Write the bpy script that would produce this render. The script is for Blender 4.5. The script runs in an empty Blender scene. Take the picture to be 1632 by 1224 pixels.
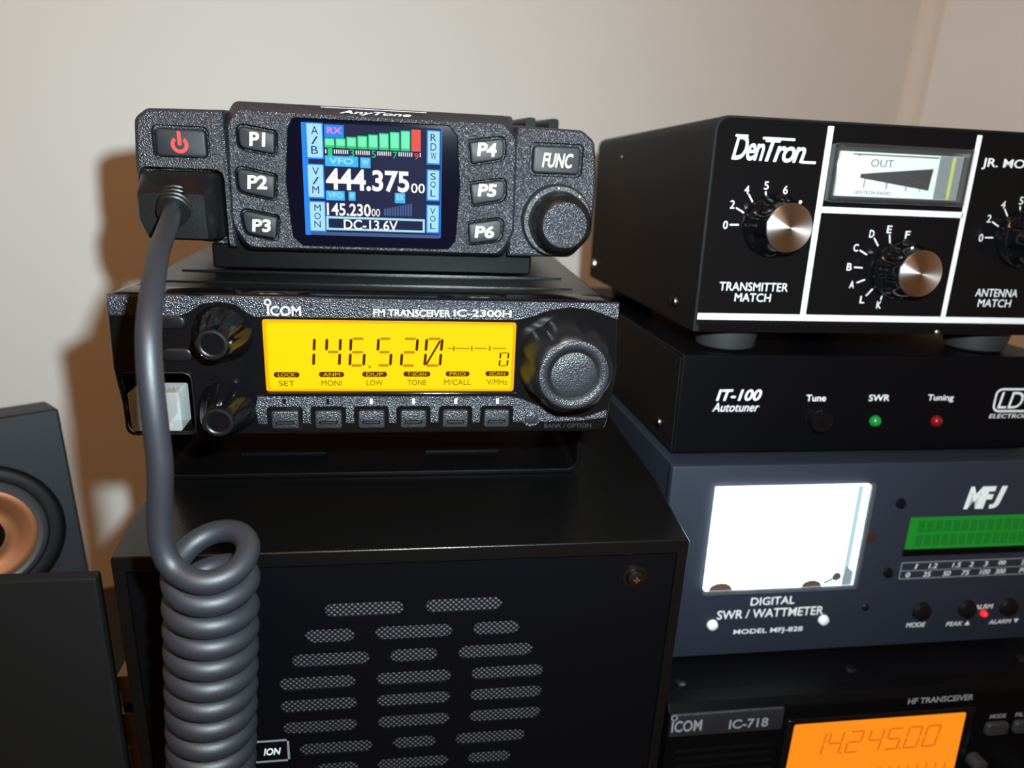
import bpy, bmesh, math, random
from mathutils import Vector, Matrix
random.seed(4)
S = 0.001                      # every builder below works in millimetres
scene = bpy.context.scene
COL = scene.collection
PI = math.pi

# ------------------------------------------------------------------ camera
CAM = Vector((0.0091, -0.2035, 0.2900))          # lens position, metres; desk top is z = 0
RIGHT = Vector((0.989362, -0.137530, 0.047409))
DOWN = Vector((0.000522, -0.322540, -0.946556))
FWD = Vector((0.145471, 0.936511, -0.319037))
cam_d = bpy.data.cameras.new('camera')
cam_d.sensor_width = 36.0
cam_d.lens = 1144.0 / 1632.0 * 36.0
cam_d.clip_start = 0.005
cam_d.clip_end = 20
cam_d.dof.use_dof = True
cam_d.dof.focus_distance = 0.208
cam_d.dof.aperture_fstop = 12.0
cam = bpy.data.objects.new('camera', cam_d)
COL.objects.link(cam)
UP = -DOWN
BACK = -FWD
cam.matrix_world = Matrix(((RIGHT.x, UP.x, BACK.x, CAM.x), (RIGHT.y, UP.y, BACK.y, CAM.y),
                           (RIGHT.z, UP.z, BACK.z, CAM.z), (0, 0, 0, 1)))
scene.camera = cam

# ------------------------------------------------------------------ light and exposure
scene.view_settings.view_transform = 'Standard'
scene.view_settings.look = 'None'
scene.view_settings.gamma = 1.0
scene.view_settings.use_curve_mapping = False
scene.view_settings.exposure = 0.0

world = bpy.data.worlds.new('room')
scene.world = world
world.use_nodes = True
bg = world.node_tree.nodes['Background']
bg.inputs['Color'].default_value = (1.0, 0.42, 0.14, 1)      # dim tungsten room
bg.inputs['Strength'].default_value = 0.09


def area_light(name, loc, target, size, power, col):
    d = bpy.data.lights.new(name, 'AREA')
    d.shape = 'DISK'
    d.size = size
    d.energy = power
    d.color = col
    o = bpy.data.objects.new(name, d)
    COL.objects.link(o)
    o.location = loc
    o.rotation_euler = (Vector(target) - Vector(loc)).to_track_quat('-Z', 'Y').to_euler()
    return o


# the camera's own flash: just right of and above the lens
FL = CAM + RIGHT * 0.0225 + UP * 0.026
area_light('camera_flash', FL, FL + FWD * 0.5 + UP * 0.03, 0.010, 2.05, (0.80, 0.955, 1.0))
# the room's ceiling lamp, warm
area_light('ceiling_lamp', (-0.5, -0.9, 1.9), (0.0, 0.2, 0.1), 0.5, 11.0, (1.0, 0.46, 0.17))


# ------------------------------------------------------------------ materials
def mat(name, base, rough=0.5, metal=0.0, spec=0.5, bump=0.0, bscale=1500.0, bdetail=2.0, emit=None, estr=1.0,
        trans=0.0, ior=1.45, mottled=0.0, mscale=30.0):
    m = bpy.data.materials.new(name)
    m.use_nodes = True
    nt = m.node_tree
    p = nt.nodes['Principled BSDF']
    p.inputs['Base Color'].default_value = (*base, 1)
    p.inputs['Roughness'].default_value = rough
    p.inputs['Metallic'].default_value = metal
    p.inputs['Specular IOR Level'].default_value = spec
    p.inputs['Transmission Weight'].default_value = trans
    p.inputs['IOR'].default_value = ior
    if emit:
        p.inputs['Emission Color'].default_value = (*emit, 1)
        p.inputs['Emission Strength'].default_value = estr
    tc = None
    if bump or mottled:
        tc = nt.nodes.new('ShaderNodeTexCoord')
    if bump:
        n = nt.nodes.new('ShaderNodeTexVoronoi' if bdetail < 0 else 'ShaderNodeTexNoise')
        n.inputs['Scale'].default_value = bscale
        if bdetail >= 0:
            n.inputs['Detail'].default_value = bdetail
        nt.links.new(tc.outputs['Object'], n.inputs['Vector'])
        b = nt.nodes.new('ShaderNodeBump')
        b.inputs['Strength'].default_value = bump
        b.inputs['Distance'].default_value = 0.0004
        nt.links.new(n.outputs['Distance' if bdetail < 0 else 'Fac'], b.inputs['Height'])
        nt.links.new(b.outputs['Normal'], p.inputs['Normal'])
    if mottled:
        n2 = nt.nodes.new('ShaderNodeTexNoise')
        n2.inputs['Scale'].default_value = mscale
        n2.inputs['Detail'].default_value = 4
        nt.links.new(tc.outputs['Object'], n2.inputs['Vector'])
        mx = nt.nodes.new('ShaderNodeMix')
        mx.data_type = 'RGBA'
        mx.inputs['A'].default_value = (*[c * (1 - mottled) for c in base], 1)
        mx.inputs['B'].default_value = (*[min(1, c * (1 + mottled)) for c in base], 1)
        nt.links.new(n2.outputs['Fac'], mx.inputs['Factor'])
        nt.links.new(mx.outputs['Result'], p.inputs['Base Color'])
    return m


def emitter(name, col, strength=1.0):
    return mat(name, (0.0, 0.0, 0.0), rough=0.6, spec=0.05, emit=col, estr=strength)


def lin(r, g, b):
    f = lambda c: (c / 255 / 12.92) if c <= 10 else ((c / 255 + 0.055) / 1.055) ** 2.4
    return (f(r), f(g), f(b))


M = {}
M['wall'] = mat('wall_paint', (0.785, 0.775, 0.745), 0.9, spec=0.2, mottled=0.02, mscale=9)
M['wall_white'] = mat('wall_paint_white', (0.84, 0.855, 0.86), 0.9, spec=0.2, mottled=0.02, mscale=9)
M['trim'] = mat('trim_paint', (0.80, 0.76, 0.70), 0.6)
M['sparkle'] = mat('speckled_grey_plastic', (0.0165, 0.0172, 0.0235), 0.34, spec=0.8, bump=0.7, bscale=2300, bdetail=-1)
M['sparkle_dark'] = mat('speckled_dark_plastic', (0.013, 0.0137, 0.0175), 0.38, spec=0.6, bump=0.4, bscale=2400, bdetail=-1)
M['black'] = mat('black_plastic', (0.004, 0.004, 0.0045), 0.38, spec=0.4, bump=0.1, bscale=1500)
M['gloss'] = mat('gloss_black_plastic', (0.003, 0.003, 0.0035), 0.12, spec=0.5)
M['matte'] = mat('matte_black_plastic', (0.0018, 0.0017, 0.0019), 0.42, spec=0.10, bump=0.15, bscale=3000)
M['glass_black'] = mat('black_display_glass', (0.002, 0.002, 0.006), 0.08, spec=0.2)
M['button'] = mat('button_rubber', (0.0105, 0.011, 0.014), 0.55, spec=0.45)
M['print'] = mat('white_print', (0.72, 0.73, 0.75), 0.6)
M['print_dim'] = mat('grey_print', (0.20, 0.21, 0.23), 0.6)
M['backlit'] = mat('backlit_legend', (0.6, 0.6, 0.55), 0.5, emit=(1.0, 0.95, 0.85), estr=0.75)
M['backlit_red'] = mat('backlit_red_symbol', (0.3, 0.01, 0.01), 0.5, emit=(1.0, 0.09, 0.08), estr=0.85)
M['crinkle'] = mat('black_crinkle_paint', (0.0040, 0.0037, 0.0036), 0.55, spec=0.28, bump=0.5, bscale=3600)
M['satin'] = mat('black_satin_paint', (0.0020, 0.0020, 0.0029), 0.42, spec=0.12, bump=0.25, bscale=2900)
M['top_metal'] = mat('black_painted_metal', (0.0028, 0.0026, 0.0026), 0.28, spec=0.4, bump=0.1, bscale=1500)
M['panel_den'] = mat('panel_black_lacquer', (0.004, 0.004, 0.0045), 0.18, spec=0.4)
M['navy'] = mat('slate_blue_paint', (0.017, 0.021, 0.034), 0.5, spec=0.4, bump=0.2, bscale=2900)
M['rubber'] = mat('cord_rubber', (0.0135, 0.0142, 0.0195), 0.50, spec=0.65, bump=0.12, bscale=3000)
M['foot'] = mat('foot_rubber', (0.020, 0.020, 0.021), 0.6)
M['steel'] = mat('steel', (0.55, 0.55, 0.56), 0.3, metal=1.0)
M['steel_dark'] = mat('dark_steel', (0.10, 0.09, 0.09), 0.32, metal=1.0)


def clear_sheet(name='clear_acrylic', haze=0.025):
    """Thin moulded acrylic: lets light straight through, mirrors a little of it by angle."""
    m = bpy.data.materials.new(name)
    m.use_nodes = True
    nt = m.node_tree
    nt.nodes.remove(nt.nodes['Principled BSDF'])
    tr = nt.nodes.new('ShaderNodeBsdfTransparent')
    tr.inputs['Color'].default_value = (0.93, 0.95, 0.94, 1)
    gl = nt.nodes.new('ShaderNodeBsdfGlossy')
    gl.inputs['Roughness'].default_value = 0.06
    fr = nt.nodes.new('ShaderNodeFresnel')
    fr.inputs['IOR'].default_value = 1.5
    df = nt.nodes.new('ShaderNodeBsdfDiffuse')
    df.inputs['Color'].default_value = (0.8, 0.82, 0.82, 1)
    m0 = nt.nodes.new('ShaderNodeMixShader')
    m0.inputs['Fac'].default_value = haze
    m1 = nt.nodes.new('ShaderNodeMixShader')
    nt.links.new(tr.outputs[0], m0.inputs[1])
    nt.links.new(df.outputs[0], m0.inputs[2])
    ge = nt.nodes.new('ShaderNodeNewGeometry')
    iv = nt.nodes.new('ShaderNodeMath')
    iv.operation = 'SUBTRACT'
    iv.inputs[0].default_value = 1.0
    nt.links.new(ge.outputs['Backfacing'], iv.inputs[1])
    mu = nt.nodes.new('ShaderNodeMath')
    mu.operation = 'MULTIPLY'
    nt.links.new(fr.outputs[0], mu.inputs[0])
    nt.links.new(iv.outputs[0], mu.inputs[1])
    nt.links.new(mu.outputs[0], m1.inputs[0])
    nt.links.new(m0.outputs[0], m1.inputs[1])
    nt.links.new(gl.outputs[0], m1.inputs[2])
    nt.links.new(m1.outputs[0], nt.nodes['Material Output'].inputs['Surface'])
    return m


M['clear'] = clear_sheet()
M['clear_plug'] = clear_sheet('clear_polycarbonate', 0.22)
M['copper'] = mat('copper_cone', (0.22, 0.078, 0.030), 0.42, metal=0.7)
M['spk_case'] = mat('speaker_case_vinyl', (0.0075, 0.0085, 0.0125), 0.55, spec=0.3)
M['box_case'] = mat('dark_grey_vinyl', (0.0095, 0.0092, 0.0092), 0.7, spec=0.2)
M['hole'] = mat('reddish_hole', (0.030, 0.012, 0.010), 0.5)
M['bronze'] = mat('bronze_cover', (0.16, 0.07, 0.03), 0.4, metal=0.5)
M['surround'] = mat('speaker_surround_rubber', (0.003, 0.003, 0.003), 0.5, spec=0.2)
M['ring'] = mat('speaker_trim_ring', (0.05, 0.05, 0.05), 0.4)
M['meter_white'] = mat('meter_card', (0.80, 0.80, 0.78), 0.6)
M['lcd_yellow'] = emitter('backlit_yellow_lcd', (1.0, 0.80, 0.0), 1.0)
M['lcd_edge'] = emitter('backlit_amber_lcd_edge', (1.0, 0.52, 0.0), 1.0)
M['lcd_ink'] = mat('lcd_segment', (0.003, 0.001, 0.0), 0.8, spec=0.05, emit=(0.10, 0.022, 0.0), estr=1.0)
M['lcd_faint'] = mat('lcd_faint_segment', (0.003, 0.001, 0.0), 0.8, spec=0.05, emit=(0.62, 0.30, 0.0), estr=1.0)
M['lcd_mid'] = mat('lcd_small_legend', (0.003, 0.001, 0.0), 0.8, spec=0.05, emit=(0.28, 0.085, 0.0), estr=1.0)
M['lcd_orange'] = emitter('backlit_orange_lcd', (1.0, 0.285, 0.012), 1.0)
M['lcd_orange_ink'] = mat('orange_lcd_segment', (0.02, 0.006, 0.0), 0.6, emit=(0.66, 0.135, 0.004), estr=1.0)
M['lcd_green'] = mat('green_lcd', (0.004, 0.06, 0.008), 0.3, emit=(0.004, 0.155, 0.012), estr=1.0)
M['lcd_green_ink'] = mat('green_lcd_cells', (0.003, 0.03, 0.005), 0.4, emit=(0.003, 0.118, 0.011), estr=1.0)
M['meter_lamp'] = mat('lit_meter_card', (0.85, 0.87, 0.9), 0.6, emit=(0.80, 0.90, 1.0), estr=4.0)
M['edge_glow'] = emitter('painted_edge_glow', (0.58, 0.82, 0.95), 1.0)  # light in the meter window's edge, put into a glowing flat colour
M['edge_dim'] = emitter('painted_edge_dim', (0.30, 0.36, 0.46), 1.0)  # dimmer part of the same painted edge light
M['scr'] = emitter('display_navy', (0.012, 0.014, 0.06), 1.0)
M['scr_tab'] = emitter('display_pale_cyan', (0.42, 0.80, 1.0), 1.0)
M['scr_blue'] = emitter('display_blue', (0.02, 0.26, 0.95), 1.0)
M['scr_cyan'] = emitter('display_cyan', (0.05, 0.52, 1.0), 1.0)
M['scr_white'] = emitter('display_white', (1.0, 1.0, 1.0), 1.0)
M['scr_green'] = emitter('display_green', (0.03, 0.62, 0.20), 1.0)
M['scr_mint'] = emitter('display_mint', (0.20, 0.92, 0.55), 1.0)
M['scr_red'] = emitter('display_red', (0.85, 0.10, 0.08), 1.0)
M['scr_pink'] = emitter('display_pink', (0.95, 0.25, 0.75), 1.0)
M['scr_dim'] = emitter('display_dim_blue', (0.06, 0.11, 0.28), 1.0)
M['scr_ink'] = emitter('display_dark_blue', (0.01, 0.03, 0.14), 1.0)
M['led_green'] = mat('green_led', (0.01, 0.16, 0.03), 0.2, emit=(0.0, 0.05, 0.008), estr=1.0)
M['led_red'] = mat('red_led', (0.16, 0.004, 0.008), 0.2, emit=(0.04, 0.0, 0.002), estr=1.0)
M['led_red_lit'] = mat('lit_red_led', (0.3, 0.0, 0.0), 0.3, emit=(1.0, 0.03, 0.04), estr=0.9)
M['yellow_paint'] = mat('yellow_stripe', (0.55, 0.53, 0.10), 0.5)
M['red_paint'] = mat('red_needle', (0.6, 0.03, 0.03), 0.5)
M['chip'] = mat('gold_contact', (0.7, 0.45, 0.1), 0.3, metal=1.0)
M['black_ink'] = mat('black_ink', (0.006, 0.005, 0.005), 0.5)
M['grey_ink'] = mat('grey_ink', (0.10, 0.10, 0.10), 0.5)


def wood(name, base):
    m = mat(name, base, 0.55)
    nt = m.node_tree
    tc = nt.nodes.new('ShaderNodeTexCoord')
    mp = nt.nodes.new('ShaderNodeMapping')
    mp.inputs['Scale'].default_value = (9, 120, 120)
    n = nt.nodes.new('ShaderNodeTexNoise')
    n.inputs['Scale'].default_value = 1.5
    n.inputs['Detail'].default_value = 5
    cr = nt.nodes.new('ShaderNodeMix')
    cr.data_type = 'RGBA'
    cr.inputs['A'].default_value = (*[c * 0.7 for c in base], 1)
    cr.inputs['B'].default_value = (*[min(1, c * 1.2) for c in base], 1)
    nt.links.new(tc.outputs['Object'], mp.inputs['Vector'])
    nt.links.new(mp.outputs['Vector'], n.inputs['Vector'])
    nt.links.new(n.outputs['Fac'], cr.inputs['Factor'])
    nt.links.new(cr.outputs['Result'], nt.nodes['Principled BSDF'].inputs['Base Color'])
    return m


M['wood'] = wood('pale_wood', (0.78, 0.56, 0.34))
M['desk'] = wood('desk_wood', (0.030, 0.020, 0.013))


def spun():
    """Lathe-spun aluminium: fine concentric grooves round the knob's own axis."""
    m = mat('spun_aluminium', (0.80, 0.74, 0.70), 0.36, metal=1.0)
    nt = m.node_tree
    p = nt.nodes['Principled BSDF']
    p.inputs['Anisotropic'].default_value = 0.85
    p.inputs['Anisotropic Rotation'].default_value = 0.25
    t = nt.nodes.new('ShaderNodeTangent')
    t.direction_type = 'RADIAL'
    t.axis = 'Y'
    nt.links.new(t.outputs['Tangent'], p.inputs['Tangent'])
    return m


M['spun'] = spun()


def weave():
    """Woven wire gauze: bright wire crowns on a dark ground."""
    m = mat('woven_wire_gauze', (0.02, 0.02, 0.025), 0.4, metal=0.6)
    nt = m.node_tree
    tc = nt.nodes.new('ShaderNodeTexCoord')
    sp = nt.nodes.new('ShaderNodeSeparateXYZ')
    nt.links.new(tc.outputs['Object'], sp.inputs['Vector'])

    def math_(op, a, b=None):
        n = nt.nodes.new('ShaderNodeMath')
        n.operation = op
        for k, v in enumerate((a, b)):
            if v is None:
                continue
            if isinstance(v, (int, float)):
                n.inputs[k].default_value = v
            else:
                nt.links.new(v, n.inputs[k])
        return n.outputs[0]
    k = 2 * PI / 0.0026
    a = math_('SINE', math_('MULTIPLY', math_('ADD', sp.outputs['X'], sp.outputs['Z']), k * 0.75))
    b = math_('SINE', math_('MULTIPLY', math_('SUBTRACT', sp.outputs['X'], sp.outputs['Z']), k * 0.75))
    h = math_('MULTIPLY', a, b)
    g = math_('POWER', math_('ABSOLUTE', h), 1.6)
    mx = nt.nodes.new('ShaderNodeMix')
    mx.data_type = 'RGBA'
    mx.inputs['A'].default_value = (0.004, 0.004, 0.005, 1)
    mx.inputs['B'].default_value = (0.20, 0.20, 0.22, 1)
    nt.links.new(g, mx.inputs['Factor'])
    p = nt.nodes['Principled BSDF']
    nt.links.new(mx.outputs['Result'], p.inputs['Base Color'])
    bp = nt.nodes.new('ShaderNodeBump')
    bp.inputs['Strength'].default_value = 0.7
    bp.inputs['Distance'].default_value = 0.0003
    nt.links.new(g, bp.inputs['Height'])
    nt.links.new(bp.outputs['Normal'], p.inputs['Normal'])
    return m


M['gauze'] = weave()

# ------------------------------------------------------------------ mesh helpers (millimetres; x right, y away, z up)
OFF = [Vector((0, 0, 0))]


def rrect(x0, z0, x1, z1, r, n=6):
    r = max(0.001, min(r, abs(x1 - x0) / 2 - 1e-4, abs(z1 - z0) / 2 - 1e-4))
    pts = []
    for cx, cz, a0 in ((x1 - r, z1 - r, 0), (x0 + r, z1 - r, 90), (x0 + r, z0 + r, 180), (x1 - r, z0 + r, 270)):
        for i in range(n + 1):
            a = math.radians(a0 + 90 * i / n)
            pts.append((cx + r * math.cos(a), cz + r * math.sin(a)))
    return pts


def circ(cx, cz, r, n=40):
    return [(cx + r * math.cos(2 * PI * i / n), cz + r * math.sin(2 * PI * i / n)) for i in range(n)]


def rpoly(pts, r, n=5):
    """Round the corners of a polygon (r: one radius or one per corner)."""
    out = []
    k = len(pts)
    for i in range(k):
        p = Vector(pts[i]); a = Vector(pts[i - 1]) - p; b = Vector(pts[(i + 1) % k]) - p
        rr = r[i] if isinstance(r, (list, tuple)) else r
        ang = a.angle(b)
        if rr <= 0 or ang > PI - 0.02:
            out.append((p.x, p.y)); continue
        t = min(rr / math.tan(ang / 2), a.length * 0.48, b.length * 0.48)
        s = p + a.normalized() * t; e = p + b.normalized() * t
        for j in range(n + 1):
            u = j / n
            q = s * (1 - u) ** 2 + p * 2 * u * (1 - u) + e * u * u
            out.append((q.x, q.y))
    return out


def offset_poly(pts, d):
    """Grow (d > 0) or shrink a convex-ish polygon about its edges."""
    area = sum(pts[i - 1][0] * pts[i][1] - pts[i][0] * pts[i - 1][1] for i in range(len(pts)))
    sg = 1 if area > 0 else -1
    out = []
    k = len(pts)
    for i in range(k):
        p0, p1, p2 = Vector(pts[i - 1]), Vector(pts[i]), Vector(pts[(i + 1) % k])
        e1 = (p1 - p0).normalized(); e2 = (p2 - p1).normalized()
        n1 = Vector((e1.y, -e1.x)) * sg; n2 = Vector((e2.y, -e2.x)) * sg
        nn = (n1 + n2)
        if nn.length < 1e-6:
            nn = n1
        nn.normalize()
        c = max(0.4, nn.dot(n1))
        q = p1 + nn * d / c
        out.append((q.x, q.y))
    return out


def bm_loft(layers, bm=None, cap0=True, cap1=True, mapf=None):
    """layers: [(polygon, y)], front first; same point count in each."""
    bm = bm or bmesh.new()
    rings = []
    for pts, y in layers:
        ring = []
        for (u, v) in pts:
            p = mapf(u, y, v) if mapf else (u, y, v)
            ring.append(bm.verts.new(Vector(p)))
        rings.append(ring)
    k = len(rings[0])
    for a, b in zip(rings, rings[1:]):
        for i in range(k):
            j = (i + 1) % k
            bm.faces.new((a[i], a[j], b[j], b[i]))
    if cap0:
        bm.faces.new(rings[0][::-1])
    if cap1:
        bm.faces.new(rings[-1])
    return bm


def bm_plate(pts, y0, y1, bm=None, mapf=None):
    return bm_loft([(pts, y0), (pts, y1)], bm, mapf=mapf)


def bm_soft(pts, y0, y1, ch, bm=None, steps=3):
    """Plate with rounded front edge of radius ch."""
    L = []
    for i in range(steps + 1):
        a = PI / 2 * i / steps
        L.append((offset_poly(pts, -ch * (1 - math.sin(a))), y0 + ch * (1 - math.cos(a))))
    L.append((pts, y1))
    return bm_loft(L, bm)


def bm_box(x0, x1, y0, y1, z0, z1, bm=None):
    return bm_plate([(x0, z0), (x1, z0), (x1, z1), (x0, z1)], y0, y1, bm)


def bm_lathe(cx, cz, prof, n=48, flute=0, fd=0.0, bm=None, phase=0.0, axis='y'):
    """Turn a profile [(radius, y)] round the y axis at (cx, cz); optional scalloped rim."""
    bm = bm or bmesh.new()
    rings = []
    for r, y, *f in prof:
        dep = (f[0] if f else 0) * fd
        ring = []
        for i in range(n):
            a = 2 * PI * i / n
            rr = r
            if flute and dep:
                rr = r - dep * (0.5 - 0.5 * math.cos(flute * a + phase)) ** 3
            x, z = rr * math.cos(a), rr * math.sin(a)
            ring.append(bm.verts.new((cx + x, y, cz + z) if axis == 'y' else (cx + x, cz + z, y)))
        rings.append(ring)
    for a, b in zip(rings, rings[1:]):
        for i in range(n):
            j = (i + 1) % n
            bm.faces.new((a[i], a[j], b[j], b[i]))
    bm.faces.new(rings[0][::-1])
    bm.faces.new(rings[-1])
    return bm


def bm_tube(points, radius, n=20, bm=None):
    bm = bm or bmesh.new()
    P = [Vector(p) for p in points]
    k = len(P)
    T = []
    for i in range(k):
        T.append((P[min(i + 1, k - 1)] - P[max(i - 1, 0)]).normalized())
    up = Vector((0, 0, 1)) if abs(T[0].z) < 0.9 else Vector((1, 0, 0))
    N = (up - T[0] * up.dot(T[0])).normalized()
    rings = []
    for i in range(k):
        N = (N - T[i] * N.dot(T[i])).normalized()
        B = T[i].cross(N)
        r = radius(i / (k - 1)) if callable(radius) else radius
        rings.append([bm.verts.new(P[i] + (N * math.cos(2 * PI * j / n) + B * math.sin(2 * PI * j / n)) * r) for j in range(n)])
    for a, b in zip(rings, rings[1:]):
        for j in range(n):
            q = (j + 1) % n
            bm.faces.new((a[j], b[j], b[q], a[q]))
    bm.faces.new(rings[0])
    bm.faces.new(rings[-1][::-1])
    return bm


def link_mesh(name, me, m, parent=None, bevel=0.0, smooth=True, label=None, seg=2):
    o = bpy.data.objects.new(name, me)
    COL.objects.link(o)
    if m is not None:
        me.materials.clear()
        me.materials.append(m)
    if smooth:
        me.polygons.foreach_set('use_smooth', [True] * len(me.polygons))
        if not bevel:
            try:
                me.set_sharp_from_angle(angle=math.radians(40))
            except Exception:
                pass
    if bevel:
        b = o.modifiers.new('bevel', 'BEVEL')
        b.width = bevel * S
        b.segments = seg
        b.limit_method = 'ANGLE'
        b.angle_limit = math.radians(40)
        b.harden_normals = True
    if parent is not None:
        o.parent = parent
    if label:
        o['label'] = label
    return o


def to_mesh(name, bm):
    bmesh.ops.recalc_face_normals(bm, faces=bm.faces[:])
    for v in bm.verts:
        v.co = (v.co + OFF[0]) * S
    me = bpy.data.meshes.new(name)
    bm.to_mesh(me)
    bm.free()
    return me


def part(name, bm, m, parent=None, bevel=0.0, smooth=True, label=None, seg=2):
    return link_mesh(name, to_mesh(name, bm), m, parent, bevel, smooth, label, seg)


def cut(o, cutters):
    """Boolean the cutter bmeshes out of object o (mesh is replaced)."""
    par = o.parent
    o.parent = None                       # cut in the part's own space
    tmp = []
    for c in cutters:
        me = to_mesh('cutter', c)
        t = bpy.data.objects.new('cutter', me)
        COL.objects.link(t)
        md = o.modifiers.new('cut', 'BOOLEAN')
        md.operation = 'DIFFERENCE'
        md.solver = 'EXACT'
        md.object = t
        tmp.append(t)
    keep = [md for md in o.modifiers if md.type == 'BEVEL']
    bev = [(md.width, md.segments, md.angle_limit) for md in keep]
    for md in keep:
        o.modifiers.remove(md)
    bpy.context.view_layer.update()
    dg = bpy.context.evaluated_depsgraph_get()
    me = bpy.data.meshes.new_from_object(o.evaluated_get(dg))
    o.modifiers.clear()
    old = o.data
    o.data = me
    me.name = old.name
    me.polygons.foreach_set('use_smooth', [True] * len(me.polygons))
    for w, sg, al in bev:
        b = o.modifiers.new('bevel', 'BEVEL')
        b.width = w; b.segments = sg; b.limit_method = 'ANGLE'; b.angle_limit = al; b.harden_normals = True
    if not bev:
        me.set_sharp_from_angle(angle=math.radians(40))
    o.parent = par
    for t in tmp:
        d = t.data
        bpy.data.objects.remove(t)
        bpy.data.meshes.remove(d)
    return o


def thing(name, label, cat, loc, rot=(0, 0, 0), group=None):
    o = bpy.data.objects.new(name, None)
    COL.objects.link(o)
    o.empty_display_size = 0.02
    o.location = loc
    o.rotation_euler = rot
    o['label'] = label
    o['category'] = cat
    if group:
        o['group'] = group
    return o


_txt = {}


def text_bm(body, x0, x1, z0, z1, y, bold=0.02, shear=0.0, th=0.06, mapf=None, rot=0, space=1.0):
    """Lettering stretched to fill the rectangle x0..x1, z0..z1 on the plane y."""
    key = (body, bold, shear, space)
    if key not in _txt:
        cu = bpy.data.curves.new('t', 'FONT')
        cu.body = body
        cu.size = 1.0
        cu.offset = bold
        cu.shear = shear
        cu.space_character = space
        cu.resolution_u = 4
        cu.extrude = 0.02
        ob = bpy.data.objects.new('t', cu)
        COL.objects.link(ob)
        bpy.context.view_layer.update()
        dg = bpy.context.evaluated_depsgraph_get()
        me = bpy.data.meshes.new_from_object(ob.evaluated_get(dg))
        _txt[key] = ([tuple(v.co) for v in me.vertices], [tuple(p.vertices) for p in me.polygons])
        bpy.data.objects.remove(ob)
        bpy.data.curves.remove(cu)
        bpy.data.meshes.remove(me)
    vs, fs = _txt[key]
    if rot:
        vs = [(-b, a, c) if rot > 0 else (b, -a, c) for a, b, c in vs]
    xa, xb = min(v[0] for v in vs), max(v[0] for v in vs)
    za, zb = min(v[1] for v in vs), max(v[1] for v in vs)
    bm = bmesh.new()
    nv = []
    for a, b, c in vs:
        u = x0 + (a - xa) / (xb - xa) * (x1 - x0)
        v = z0 + (b - za) / (zb - za) * (z1 - z0)
        yy = y - (c / 0.02) * th / 2
        nv.append(bm.verts.new(mapf(u, yy, v) if mapf else (u, yy, v)))
    for f in fs:
        try:
            bm.faces.new([nv[i] for i in f])
        except ValueError:
            pass
    return bm


def text(name, body, x0, x1, z0, z1, y, m, parent, **k):
    bm = text_bm(body, x0, x1, z0, z1, y, **k)
    return part(name, bm, m, parent, smooth=False)


def flat(name, polys, y, m, parent, th=0.06, mapf=None):
    bm = bmesh.new()
    for p in polys:
        bm_plate(p, y - th / 2, y + th / 2, bm, mapf)
    return part(name, bm, m, parent, smooth=False)


def bar(p, q, w):
    p, q = Vector(p), Vector(q)
    d = (q - p).normalized()
    n = Vector((-d.y, d.x)) * (w / 2)
    return [tuple(p - n), tuple(q - n), tuple(q + n), tuple(p + n)]


def ring_polys(cx, cz, r0, r1, n=28, a0=0, a1=360):
    out = []
    for i in range(n):
        a = math.radians(a0 + (a1 - a0) * i / n); b = math.radians(a0 + (a1 - a0) * (i + 1) / n)
        out.append([(cx + r0 * math.cos(a), cz + r0 * math.sin(a)), (cx + r1 * math.cos(a), cz + r1 * math.sin(a)),
                    (cx + r1 * math.cos(b), cz + r1 * math.sin(b)), (cx + r0 * math.cos(b), cz + r0 * math.sin(b))])
    return out


def frame_polys(x0, z0, x1, z1, w):
    return [[(x0, z0), (x1, z0), (x1, z0 + w), (x0, z0 + w)], [(x0, z1 - w), (x1, z1 - w), (x1, z1), (x0, z1)],
            [(x0, z0), (x0 + w, z0), (x0 + w, z1), (x0, z1)], [(x1 - w, z0), (x1, z0), (x1, z1), (x1 - w, z1)]]


SEG = {'0': 'abcdef', '1': 'bc', '2': 'abged', '3': 'abgcd', '4': 'fgbc', '5': 'afgcd', '6': 'afgedc', '8': 'abcdefg', '9': 'abcdfg'}


def seg7(ch, x, z, w, h, t, slant=0.08, g=0.25, which=None):
    """Polygons of a slanted seven-segment digit: list of (segment, polygon)."""
    out = []
    hh = h / 2
    for s in (which or SEG[ch]):
        if s in 'agd':
            zz = {'a': h - t / 2, 'g': hh, 'd': t / 2}[s]
            p = [(g + t / 2, zz), (t + g, zz + t / 2), (w - t - g, zz + t / 2), (w - g - t / 2, zz), (w - t - g, zz - t / 2), (t + g, zz - t / 2)]
        else:
            xx = t / 2 if s in 'fe' else w - t / 2
            z0, z1 = (hh + g, h - g) if s in 'fb' else (g, hh - g)
            p = [(xx, z0), (xx + t / 2, z0 + t / 2), (xx + t / 2, z1 - t / 2), (xx, z1), (xx - t / 2, z1 - t / 2), (xx - t / 2, z0 + t / 2)]
        out.append((s, [(x + a + b * slant, z + b) for a, b in p]))
    return out


def screw(parent, cx, cz, y, r, m='steel', name='screw'):
    bm = bm_lathe(cx, cz, [(r * 0.55, y - r * 0.45), (r * 0.9, y - r * 0.25), (r, y), (r, y + 0.3)], 20)
    o = part(name, bm, M[m], parent)
    return o


def side_screw(parent, x, y, z, r, m='steel_dark'):
    """Screw head on a left-hand side panel (faces -x)."""
    bm = bm_lathe(0, 0, [(r * 0.55, -r * 0.5), (r * 0.9, -r * 0.3), (r, 0), (r, 0.3)], 20)
    for v in bm.verts:
        c = v.co.copy()
        v.co = Vector((x + c.y, y - c.x, z + c.z))
    return part('screw', bm, M[m], parent)


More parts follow.
